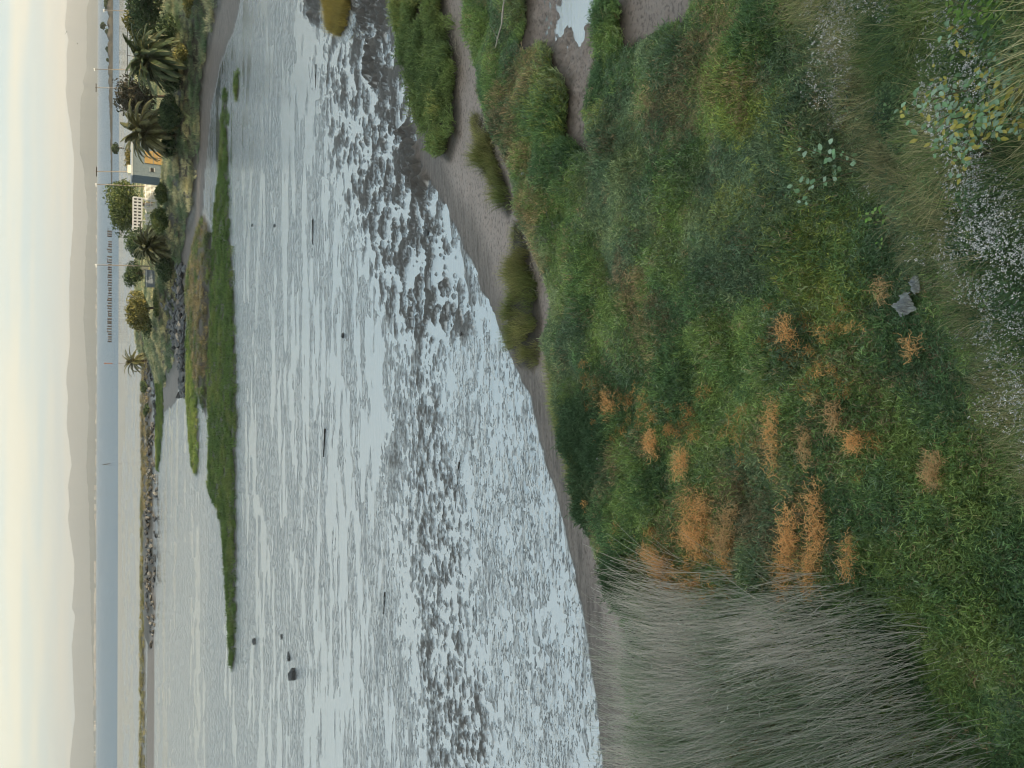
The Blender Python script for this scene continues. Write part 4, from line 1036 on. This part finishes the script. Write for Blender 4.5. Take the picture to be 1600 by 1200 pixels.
def dune_keep(X, Y, px, py):
    d = sdist(X, Y, BEACH, 10.0); return (d > 3.6 + 1.5 * fbm(X * .2, Y * .2, 2, 3)) & (Y < 178)
scatter_polys('dune_grass', 'dunegrass', [BEACH], 4.2, 1.5, [(0, (0.055, 0.085, 0.050)), (0.45, (0.10, 0.125, 0.085)), (0.7, (0.19, 0.185, 0.12)), (1, (0.27, 0.25, 0.16))], 'pale grey green dune grass on the far shore slope', 0.55, 1.0, extra=dune_keep, seed=601, hs=0.7, gain=2.6)
scatter_polys('point_grass', 'dunegrass', [MIDHEAD], 4.0, 0.6, [(0, (0.050, 0.080, 0.036)), (0.4, (0.075, 0.095, 0.050)), (0.7, (0.105, 0.100, 0.062)), (1, (0.14, 0.125, 0.08))], 'brown and green grass on the low middle point', 0.5, 0.8, edge=0.5, seed=611, hs=0.6)
scatter_polys('levee_grass', 'dunegrass', [OLIVE], 0.9, 0.5, [(0, (0.09, 0.10, 0.055)), (1, (0.15, 0.14, 0.075))], 'olive grass on the far low levee', 0.9, 1.4, edge=0.3, seed=621, hs=0.6)
scatter_polys('breakwater_grass', 'dunegrass', [BREAKW], 0.7, 0.5, [(0, (0.06, 0.065, 0.04)), (1, (0.16, 0.14, 0.09))], 'dry grass growing between the breakwater rocks', 0.6, 1.1, edge=1.0, seed=625, hs=0.8, extra=lambda X, Y, px, py: (px < 240) & (py < 800))

# ------------------------------------------------------------------ trees
M_BARK = noisy_wood('bark', (0.045, 0.036, 0.028), (0.13, 0.105, 0.08))
def crown_mesh(name, lobes, nleaf, L, cols, shell=0.55):
    m = []; tot = sum(a[3] * a[4] * a[5] for a in lobes)
    for cx, cy, cz, rx, ry, rz in lobes:
        k = max(20, int(nleaf * rx * ry * rz / tot)); u = rng.standard_normal((k, 3)); u /= np.linalg.norm(u, axis=1)[:, None]
        lump = 1 + 0.35 * fbm(u[:, 0] * 2.2 + cx, u[:, 1] * 2.2 + u[:, 2] * 1.7 + cz, 3, 3)
        r = (shell + (1.02 - shell) * rng.random(k) ** 0.6) * lump
        m.append(np.stack([cx + u[:, 0] * rx * r, cy + u[:, 1] * ry * r, cz + u[:, 2] * rz * r], 1))
    C = np.concatenate(m); n = len(C)
    keepm = fbm(C[:, 0] * 1.1 + C[:, 2] * .7, C[:, 1] * 1.1 - C[:, 2] * .8, 3, 17) > -0.26
    C = C[keepm]; n = len(C)
    a = rng.standard_normal((n, 3)); a /= np.linalg.norm(a, axis=1)[:, None]; b = np.cross(a, rng.standard_normal((n, 3))); b /= np.linalg.norm(b, axis=1)[:, None]
    s = L * rng.uniform(0.6, 1.3, n)[:, None]
    V = np.stack([C - a * s, C - b * s * .5, C + a * s, C + b * s * .5], 1).reshape(-1, 3)
    me = mesh_np(name, V, np.arange(4 * n).reshape(n, 4))
    f = 0.5 + 1.1 * fbm(C[:, 0] * 1.3, C[:, 1] * 1.3 + C[:, 2] * 1.3, 3, 23) + 0.22 * rng.standard_normal(n)
    attr_col(me, 'tint', np.repeat(pal(f, cols), 4, 0)); return me

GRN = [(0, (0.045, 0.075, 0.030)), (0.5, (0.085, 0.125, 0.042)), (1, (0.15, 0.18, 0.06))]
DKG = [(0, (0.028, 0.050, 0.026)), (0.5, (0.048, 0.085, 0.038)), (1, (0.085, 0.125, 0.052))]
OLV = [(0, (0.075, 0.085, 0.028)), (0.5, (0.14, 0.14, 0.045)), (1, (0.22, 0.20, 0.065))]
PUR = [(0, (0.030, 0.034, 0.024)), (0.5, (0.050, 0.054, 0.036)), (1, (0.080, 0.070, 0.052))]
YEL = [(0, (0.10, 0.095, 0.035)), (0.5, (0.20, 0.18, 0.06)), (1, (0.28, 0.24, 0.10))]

def tree(name, base, box, label, cols, cat='tree', nleaf=5000, L=0.16, lobes=7, trunk=True, shell=0.5, thick=0.16):
    """box = photo pixel window (x0, x1, y0, y1) the crown fills at the base's distance"""
    x0, x1, y0, y1 = box; D = base[1]
    top = PD(x0, (y0 + y1) / 2, D); bot = PD(x1, (y0 + y1) / 2, D); lf = PD((x0 + x1) / 2, y1, D); rt = PD((x0 + x1) / 2, y0, D)
    cx, cz = (lf[0] + rt[0]) / 2, (top[2] + bot[2]) / 2; rx, rz = abs(rt[0] - lf[0]) / 2, abs(top[2] - bot[2]) / 2; ry = max(rx * .85, 0.6)
    root = bpy.data.objects.new(name, None); COL.objects.link(root); root.location = (base[0], base[1], base[2]); tag(root, label, cat)
    ox, oz = cx - base[0], cz - base[2]; lb = []
    for k in range(lobes):
        a = random.uniform(0, 6.283); e = random.uniform(-.5, .9); q = 0.42 + 0.1 * random.random()
        lb.append((ox + math.cos(a) * math.cos(e) * rx * q, math.sin(a) * math.cos(e) * ry * q, oz + math.sin(e) * rz * q, rx * random.uniform(.42, .62), ry * random.uniform(.42, .62), rz * random.uniform(.42, .62)))
    lb.append((ox, 0, oz - .1 * rz, rx * .7, ry * .7, rz * .7))
    link('crown', crown_mesh('crown', lb, nleaf, L, cols, shell), M_LEAF, root)
    if trunk:
        m = MB(); hh = max(oz, 0.5); mid = np.array((ox * .5, 0, hh * .5)); topp = np.array((ox, 0, hh))
        m.tube([(0, 0, -.3), mid * .5, mid, topp], [thick * 1.3, thick, thick * .8, thick * .4], 8)
        link('trunk', m.mesh('trunk', True), M_BARK, root)
        for l in lb[:-1]:
            m = MB(); e = np.array(l[:3]); s = mid + (topp - mid) * random.uniform(0, .5); m.tube([s, (s + e) / 2 + (0, 0, -.1 * rz), e], [thick * .5, thick * .32, thick * .12], 5)
            link('limb', m.mesh('limb', True), M_BARK, root)
    return root

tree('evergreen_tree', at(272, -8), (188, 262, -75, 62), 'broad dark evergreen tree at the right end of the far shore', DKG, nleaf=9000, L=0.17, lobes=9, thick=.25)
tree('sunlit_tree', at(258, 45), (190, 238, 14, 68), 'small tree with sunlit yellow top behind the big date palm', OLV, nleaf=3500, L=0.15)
tree('sparse_tree', at(262, 150), (173, 250, 118, 186), 'airy dark reddish tree between the two large date palms', PUR, nleaf=4200, L=0.17, lobes=13, shell=.25, thick=.14)
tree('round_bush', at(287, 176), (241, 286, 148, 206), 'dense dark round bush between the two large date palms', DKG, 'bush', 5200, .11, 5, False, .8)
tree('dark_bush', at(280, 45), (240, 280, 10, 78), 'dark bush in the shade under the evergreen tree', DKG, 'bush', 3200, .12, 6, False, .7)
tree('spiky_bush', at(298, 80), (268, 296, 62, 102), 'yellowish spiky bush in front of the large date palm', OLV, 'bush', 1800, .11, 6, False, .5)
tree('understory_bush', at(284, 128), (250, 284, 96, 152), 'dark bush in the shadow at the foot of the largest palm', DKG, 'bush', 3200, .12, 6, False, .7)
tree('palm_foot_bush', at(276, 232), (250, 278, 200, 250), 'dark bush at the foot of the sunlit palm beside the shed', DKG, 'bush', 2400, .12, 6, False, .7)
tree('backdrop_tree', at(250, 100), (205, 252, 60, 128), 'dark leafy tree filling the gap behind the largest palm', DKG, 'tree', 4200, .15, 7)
tree('dry_bush', at(308, -4), (282, 304, -30, 24), 'dry tangled bush at the right edge above the beach', OLV, 'bush', 1600, .11, 6, False, .5)
tree('broad_tree', at(241, 318), (158, 228, 272, 370), 'large spreading green tree behind the white fence', GRN, nleaf=8500, L=0.17, lobes=12, shell=.4, thick=.22)
tree('low_tree', at(246, 372), (190, 238, 345, 408), 'lower green tree joining the large spreading tree', DKG, nleaf=3800, L=0.15)
tree('dark_tree', at(240, 428), (190, 228, 404, 452), 'dark small tree beside the third light pole', DKG, nleaf=2800, L=0.14)
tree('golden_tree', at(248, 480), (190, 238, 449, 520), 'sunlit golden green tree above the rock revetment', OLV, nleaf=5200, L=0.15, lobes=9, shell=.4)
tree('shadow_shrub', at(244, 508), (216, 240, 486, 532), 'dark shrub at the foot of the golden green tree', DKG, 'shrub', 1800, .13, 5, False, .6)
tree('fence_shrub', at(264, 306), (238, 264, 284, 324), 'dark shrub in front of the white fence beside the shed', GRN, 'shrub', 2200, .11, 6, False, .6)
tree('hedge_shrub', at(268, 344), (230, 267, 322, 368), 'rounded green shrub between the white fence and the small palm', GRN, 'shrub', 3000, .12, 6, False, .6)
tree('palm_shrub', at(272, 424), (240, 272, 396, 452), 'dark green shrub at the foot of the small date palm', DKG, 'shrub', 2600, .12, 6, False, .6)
tree('clipped_hedge', at(254, 468), (238, 252, 442, 498), 'low green hedge in front of the golden green tree', GRN, 'hedge', 2000, .11, 6, False, .7)
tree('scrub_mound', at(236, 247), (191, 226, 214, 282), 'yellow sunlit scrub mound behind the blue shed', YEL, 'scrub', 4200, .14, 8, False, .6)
tree('shore_shrub', at(236, 604), (217, 232, 592, 616), 'small dark shrub on the breakwater beside the lone palm', DKG, 'shrub', 900, .13, 4, False, .6)
tree('shore_shrub', at(237, 640), (222, 234, 628, 652), 'lowest dark shrub on the breakwater, beyond the lone palm', DKG, 'shrub', 700, .13, 4, False, .6)

# ------------------------------------------------------------------ date palms
M_FROND = vcol_material('palm_frond', 0.5, 0.35, 0.2); M_PALMBARK = noisy_wood('palm_bark', (0.06, 0.042, 0.03), (0.20, 0.14, 0.09))
def frond_mesh(L, drop, warm, seed):
    r = random.Random(seed); m = MB(); n = 9; e = 0.0; p = np.zeros(3); pts = [p.copy()]
    for k in range(n): p = p + np.array((math.cos(e), 0, math.sin(e))) * L / n; e -= drop / n * (0.5 + 1.1 * k / n); pts.append(p.copy())
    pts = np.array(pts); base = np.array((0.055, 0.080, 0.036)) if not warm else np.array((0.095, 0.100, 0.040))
    m.tube(pts, np.linspace(.035, .008, n + 1), 4, (0.16, 0.15, 0.06), cap=False)
    for k in range(1, n * 5):
        t = k / 5; i = min(int(t), n - 1); b = pts[i] + (pts[i + 1] - pts[i]) * (t - i); d = pts[i + 1] - pts[i]; d /= np.linalg.norm(d); up = np.cross((0, 1, 0), d)
        ll = L * 0.15 * math.sin(math.pi * min(1, (t / n) * .8 + .18)) + .12
        for s in (-1, 1):
            q = b + (d * .62 + np.array((0, s, 0)) * .62 - up * -.22 + np.array((0, 0, r.uniform(-.18, .05)))) * ll
            w = d * .06 * (L / 2.5); m.add([b - w, b + w, q + w * .15, q - w * .15], [(0, 1, 2, 3)], col=base * r.uniform(.7, 1.35))
    return m.mesh('frond')
def palm(base, crown_px, rad_px, label, nf, warm=False, seed=0, ntrunk=.32):
    D = base[1]; c = PD(*crown_px, D); L = abs(PD(crown_px[0], crown_px[1] - rad_px, D)[0] - c[0]) * 1.26
    root = bpy.data.objects.new('date_palm', None); COL.objects.link(root); root.location = base; tag(root, label, 'palm', 'date palms on the far shore')
    off = np.array((c[0] - base[0], 0, c[2] - base[2])); m = MB(); h = off[2]
    zs = np.linspace(-.3, h, 14); m.tube(np.stack([off[0] * np.clip(zs / h, 0, 1), zs * 0, zs], 1), [ntrunk * (1.15 if i % 2 else .95) * (1.2 if z > h - .7 else 1) for i, z in enumerate(zs)], 9)
    link('trunk', m.mesh('trunk'), M_PALMBARK, root)
    var = [frond_mesh(L, d, warm, seed * 10 + i) for i, d in enumerate((1.0, 1.5, 2.0, 2.5))]
    for k in range(nf):
        t = (k + .5) / nf; el = 1.35 - 2.0 * t ** 0.9; v = var[min(3, int((1 - abs(t - .35)) * 4 * random.random()))]
        if len(v.materials) == 0: v.materials.append(M_FROND)
        o = link('frond', v, None, root); o.location = (off[0], 0, off[2] + .15 - .25 * t); s = random.uniform(.85, 1.1) * (.8 if t < .12 else 1)
        o.scale = (s, s, s); o.rotation_mode = 'ZYX'; az = k * 2.39996 + random.uniform(-.2, .2)
        o.matrix_local = Matrix.Translation(o.location) @ Matrix.Rotation(az, 4, 'Z') @ Matrix.Rotation(-el, 4, 'Y') @ Matrix.Rotation(random.uniform(-.3, .3), 4, 'X') @ Matrix.Diagonal((s, s, s, 1))
palm(at(282, 98), (236, 92), 47, 'largest date palm, with big drooping grey green fronds, on the far shore', 84, False, 1, .38)
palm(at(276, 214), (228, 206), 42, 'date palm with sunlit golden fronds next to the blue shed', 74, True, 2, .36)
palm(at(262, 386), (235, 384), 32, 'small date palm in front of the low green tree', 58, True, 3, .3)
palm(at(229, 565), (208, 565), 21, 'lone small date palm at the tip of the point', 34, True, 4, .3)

# ------------------------------------------------------------------ shed, fence, lattice, poles
M_BLUE = simple('blue_grey_boards', (0.085, 0.125, 0.16), (0.12, 0.165, 0.20), 4, 0.7, 0.3, .004); M_ROOFW = simple('pale_roof', (0.28, 0.32, 0.36), (0.38, 0.42, 0.45), 3, 0.6, 0.3)
M_YEL = simple('ochre_door', (0.22, 0.15, 0.055), (0.30, 0.21, 0.08), 6, 0.6, 0.3); M_CREAM = simple('cream_paint', (0.62, 0.56, 0.42), (0.75, 0.70, 0.56), 5, 0.6, 0.3)
M_DARK = simple('dark_opening', (0.012, 0.014, 0.017), (0.03, 0.032, 0.035), 4, 0.3, 0.5); M_WHITE = simple('white_paint', (0.42, 0.45, 0.48), (0.58, 0.60, 0.62), 8, 0.6, 0.3)
M_POLE = simple('weathered_pole', (0.17, 0.15, 0.13), (0.28, 0.26, 0.23), 10, 0.8, 0.2); M_SLATE = simple('slate_blue_panel', (0.10, 0.13, 0.17), (0.18, 0.22, 0.27), 4, 0.7, 0.3)
def empty(name, loc, label, cat, group=None, rz=0.0):
    o = bpy.data.objects.new(name, None); COL.objects.link(o); o.location = loc; o.rotation_euler = (0, 0, rz); return tag(o, label, cat, group)
def part(name, boxes, mat, parent):
    m = MB()
    for b in boxes: m.box(*b)
    return link(name, m.mesh(name), mat, parent)

sb = at(256, 252); k_ = sb[1] * 1.05 / FPX     # metres per pixel there
s = empty('shed', sb, 'blue grey boarded shed with ochre doors between the palm and white fence', 'shed', rz=0.12)
W_, Hh = 48 * k_, 38 * k_
wall = part('wall', [((0, 1.3, Hh / 2), (W_, 2.6, Hh))], M_BLUE, s)
for i in range(9): part('board', [((-W_ / 2 + W_ * (i + .5) / 9, -0.012, Hh / 2), (W_ / 9 - .012, .012, Hh - .06))], M_BLUE, wall)
part('roof', [((0, 1.3, Hh + .07), (W_ + .3, 3.0, .14))], M_ROOFW, s)
part('roof_vent', [((-W_ * .28, 1.1, Hh + .32), (.95, .8, .36))], M_CREAM, s)
for i, (dx, z0, w, h) in enumerate(((.10, .06, .72, 1.0), (.90, .06, .72, 1.0), (.10, 1.12, .72, .92), (.90, 1.12, .72, .92))):
    d = part('door', [((dx - .25, -.045, z0 + h / 2), (w, .04, h))], M_YEL, s)
    part('handle', [((dx - .25 + (.28 if i % 2 == 0 else -.28), -.08, z0 + h / 2), (.05, .04, .14))], M_WHITE, d)
w = part('window', [((-W_ * .30, -.045, 1.25), (.42, .03, .42))], M_DARK, s); part('frame', [((-W_ * .30, -.06, 1.47), (.5, .03, .05)), ((-W_ * .30, -.06, 1.03), (.5, .03, .05))], M_WHITE, w)

f1, f0 = at(247, 277), at(250, 352)
f = empty('white_fence', f0, 'white picket fence between the blue shed and the rounded shrub', 'fence'); v_ = Vector((f1[0] - f0[0], f1[1] - f0[1], 0)); Lf = v_.length; f.rotation_euler = (0, 0, math.atan2(v_[1], v_[0]))
for i in range(7): part('post', [((Lf * i / 6, 0, .85), (.10, .10, 1.8))], M_WHITE, f)
for z in (.35, .95, 1.5): part('rail', [((Lf / 2, -.06, z), (Lf, .05, .09))], M_WHITE, f)
pk = MB(); pk.box((0, -.1, .82), (.085, .03, 1.6)); pk = pk.mesh('picket'); pk.materials.append(M_WHITE)
for i in range(40):
    if i % 9 == 8: continue
    o = link('picket', pk, None, f); o.location = (Lf * (i + .5) / 40, 0, random.uniform(-.05, .05))
l1 = at(246, 304); l0 = at(246, 360); l0[1] += 3; l1[1] += 3
g = empty('lattice_screen', l0, 'white lattice screen with two rows of square openings above the fence', 'screen'); v_ = Vector((l1[0] - l0[0], l1[1] - l0[1], 0)); Ll = v_.length; g.rotation_euler = (0, 0, math.atan2(v_[1], v_[0]))
z0_, z1_ = 1.7, 2.7
for z in (z0_, (z0_ + z1_) / 2, z1_): part('rail', [((Ll / 2, 0, z), (Ll, .08, .18))], M_WHITE, g)
for i in range(12): part('mullion', [((Ll * i / 11, -.01, (z0_ + z1_) / 2), (.20, .08, z1_ - z0_))], M_WHITE, g)
for i in (0, 4, 8, 11): part('post', [((Ll * i / 11, .1, z0_ / 2), (.12, .1, z0_))], M_WHITE, g)
part('opening_dark_sheet', [((Ll / 2, .25, (z0_ + z1_) / 2), (Ll, .04, z1_ - z0_))], M_DARK, g)  # dark sheet added for the darkness seen through the open cells
b0 = at(246, 446)
g = empty('panel_fence', b0, 'slate blue panel fence behind the dark shrub of the small palm', 'fence', rz=0.05)
for i in range(4): part('panel', [((i * .55, 0, .75), (.52, .05, 1.3))], M_SLATE, g)
for i in range(5): part('post', [((i * .55 - .27, .05, .8), (.07, .07, 1.6))], M_POLE, g)
part('rail', [((.82, -.05, 1.25), (2.3, .05, .08))], M_WHITE, g)
crumple('cream_oddment', at(240, 424) + Vector((0, -.5, .55)), 1.3, .7, .7, .3, 'small sunlit cream tarpaulin heap beside the panel fence', 41, M_CREAM, 'oddment')  # unidentified cream object, shaped as a crumpled heap

def pole(base_px, top_px, label, arm=False, lamp=True):
    b = at(*base_px); t = PD(*top_px, b[1]); o = empty('light_pole' if not arm else 'utility_pole', b, label, 'pole', 'slim poles along the far shore'); h = t[2] - b[2]; dx = t[0] - b[0]
    m = MB(); m.tube([(0, 0, -.3), (dx * .5, 0, h * .5), (dx, 0, h)], [.085, .07, .055], 7); link('post', m.mesh('post', True), M_POLE, o)
    if arm: part('cross_arm', [((dx, 0, h - .1), (1.3, .12, .12))], M_DARKWOOD, o)
    elif lamp: part('lamp', [((dx - .12, 0, h + .06), (.45, .2, .12)), ((dx + .02, 0, h + .16), (.12, .12, .1))], M_WHITE, o)
    return b, t
pole((228, 18), (163, 16), 'short pale pole beside the evergreen tree, rightmost on the far shore')
pole((228, 110), (148.5, 108), 'slim lamp pole rising behind the largest date palm')
pole((228, 139), (149, 137), 'pole with a short cross arm rising out of the airy reddish tree', True)
pole((238, 269), (149.5, 268), 'pole with a cross arm standing behind the blue shed', True)
pole((242, 292), (151, 288), 'tall pale lamp pole in front of the large spreading tree')
pole((244, 416), (151, 414), 'pale lamp pole next to the small date palm')
# low rail along the water behind the palms
r0, r1 = PD(199, 8, 128), PD(199, 145, 128); g = empty('shore_rail', (r0[0], r0[1], gz(r0[0], r0[1])), 'long thin dark rail along the water behind the palms', 'railing')
m = MB(); m.tube([(0, 0, r0[2] - g.location[2]), (r1[0] - r0[0], 0, r1[2] - g.location[2])], .05, 6, cap=True); link('rail', m.mesh('rail'), M_DARK, g)
for i in range(8):
    x = (r1[0] - r0[0]) * i / 7; zt = r0[2] + (r1[2] - r0[2]) * i / 7 - g.location[2]; zb = gz(r0[0] + x, r0[1]) - g.location[2] - .2; m = MB(); m.tube([(x, 0, zb), (x, 0, zt)], .05, 6); link('post', m.mesh('post'), M_DARK, g)

# ------------------------------------------------------------------ out on the bay
M_PILE = simple('tarred_piling', (0.03, 0.03, 0.032), (0.085, 0.08, 0.078), 2, 0.8, 0.2)
g0 = PD(177.5, 365, 552); g = empty('old_pier', (g0[0], 552, 0), 'row of dark old pier pilings standing far out in the bay', 'pier')
for i in range(44):
    py = 362 + 172 * (i + random.uniform(-.15, .15)) / 43
    if i in (3, 9): continue
    p = PD(177, py, 552 + (py - 362) * 0.0); w_ = random.uniform(.7, 1.1); h = random.uniform(1.9, 2.7); m = MB()
    m.tube([(0, 0, -.8), (random.uniform(-.05, .05), 0, h * .5), (random.uniform(-.1, .1), 0, h)], [w_ * .62, w_ * .6, w_ * .55], 6); o = link('piling', m.mesh('piling', False), M_PILE, g); o.location = (p[0] - g0[0], 0, 0)
    if i % 3 == 0 and i < 40: part('beam', [((p[0] - g0[0] + 1.0, -.2, h * random.uniform(.7, .9)), (2.6, .4, .35))], M_PILE, g)
M_RUST = simple('rusty_steel', (0.16, 0.08, 0.06), (0.28, 0.16, 0.12), 2, 0.8, 0.2)
c = PD(179, 568, 520); g = empty('channel_marker', (c[0], c[1], 0), 'reddish channel marker post beyond the lone palm', 'marker'); m = MB(); m.tube([(0, 0, -1), (0, 0, 4.4)], .28, 8); link('post', m.mesh('post'), M_RUST, g); part('board', [((0, -.3, 3.9), (.9, .1, .9))], M_RUST, g)
c = PD(178, 725, 560); g = empty('channel_beacon', (c[0], c[1], 0), 'small two legged beacon alone on the open bay', 'beacon')
for sx in (-1, 1):
    m = MB(); m.tube([(sx * .9, 0, -1), (sx * .25, 0, 2.6)], .16, 6); link('leg', m.mesh('leg'), M_PILE, g)
m = MB(); m.tube([(0, 0, 2.4), (0, 0, 5.0)], [.2, .12], 6); link('mast', m.mesh('mast'), M_PILE, g); part('board', [((0, -.2, 3.8), (.7, .1, .8))], M_PILE, g)

# low far spit with its own small trees
def spit():
    ys = np.linspace(-140, 300, 160); w = np.interp(ys, [-140, 0, 60, 200, 300], [3.2, 3.0, 2.6, 1.2, 0.5]) * (1 + 0.5 * fbm(ys * .13, ys * 0, 3, 7))
    d = ray(np.full(len(ys), 175.0), ys); t = 548 / d[:, 1]; X = d[:, 0] * t; rows = []
    for f, q in ((-9, -.3), (-6, .5), (-2, .95), (3, 1), (9, .4), (14, -.3)): rows.append(np.stack([X * (548 + f) / 548, np.full(len(ys), 548.0 + f), w * q], 1))
    i = np.arange(len(ys) * 6).reshape(6, -1); F = np.stack([i[:-1, :-1], i[:-1, 1:], i[1:, 1:], i[1:, :-1]], -1).reshape(-1, 4)
    tag(link('far_spit', mesh_np('far_spit', np.concatenate(rows), F, smooth=True), simple('spit_scrub', (0.05, 0.05, 0.045), (0.12, 0.11, 0.09), .3, .95, .1)), kind='structure')
spit()
def far_tree(px0, px1, py0, py1, label, D=548, n=420): tree('spit_tree', PD(175, (py0 + py1) / 2, D) if D == 548 else Vector((*PD(189, (py0 + py1) / 2, D)[:2], 0)), (px0, px1, py0, py1), label, DKG, 'tree', n, .55 if D > 500 else .4, 4, True, .5, .25)
far_tree(155, 166, 33, 46, 'round topped far tree standing on a bare trunk on the spit')
far_tree(160, 172, -14, 17, 'widest dark clump of trees on the far spit at the right edge', n=900)
far_tree(163, 170, 45, 54, 'low far tree touching the round topped one on the spit')
far_tree(165, 171, 73, 83, 'small far tree on the spit between the two nearer lamp poles')
far_tree(166, 170, 91, 97, 'tiny far bush on the thin end of the spit')
far_tree(172, 188, 221, 241, 'solitary small tree on the flat beyond the sunlit palm', 335, 800)

# far town along the opposite shore
def town():
    m = MB()
    for k in range(150):
        py = random.choice([random.uniform(760, 1250), random.uniform(880, 1100), random.uniform(300, 760)]); c = PD(150.5, py, 7000 + random.uniform(-60, 60)); w = random.uniform(15, 60); h = random.uniform(5, 17) * (1.0 if py > 760 else .6)
        m.box((c[0], c[1], h / 2), (w, 20, h), 0, random.choice([(0.34, 0.32, 0.29), (0.26, 0.24, 0.22), (0.44, 0.40, 0.36), (0.22, 0.19, 0.17)]))
    tag(link('far_town', m.mesh('far_town'), M_STALK), 'pale far town spread along the opposite shore', kind='stuff')
town()

# gulls
def gull(px, py, D, span, label):
    c = PD(px, py, D); g = empty('gull', c, label, 'bird', 'birds over the far hills', rz=random.uniform(0, 6)); m = MB(); m.tube([(-.5 * span * .4, 0, 0), (-.1 * span, 0, .01), (.1 * span, 0, .01), (.22 * span, 0, 0)], [.02 * span, .07 * span, .07 * span, .02 * span], 6); link('body', m.mesh('body', True), M_DARK, g)
    for s in (-1, 1):
        m = MB(); m.ribbon([(0, s * .04 * span, .02), (.03 * span, s * .25 * span, .10 * span), (-.06 * span, s * .5 * span, .06 * span)], [.16 * span, .13 * span, .03 * span], (1, 0, 0)); o = link('wing', m.mesh('wing'), M_DARK, g); sd = o.modifiers.new('thick', 'SOLIDIFY'); sd.thickness = .02
gull(102, 52, 300, 1.1, 'gull over the far ridge, the one higher in the sky'); gull(104.5, 50, 300, 1.1, 'gull flying just below its partner over the ridge'); gull(121, 68, 280, 1.1, 'single gull in front of the hazy hills')
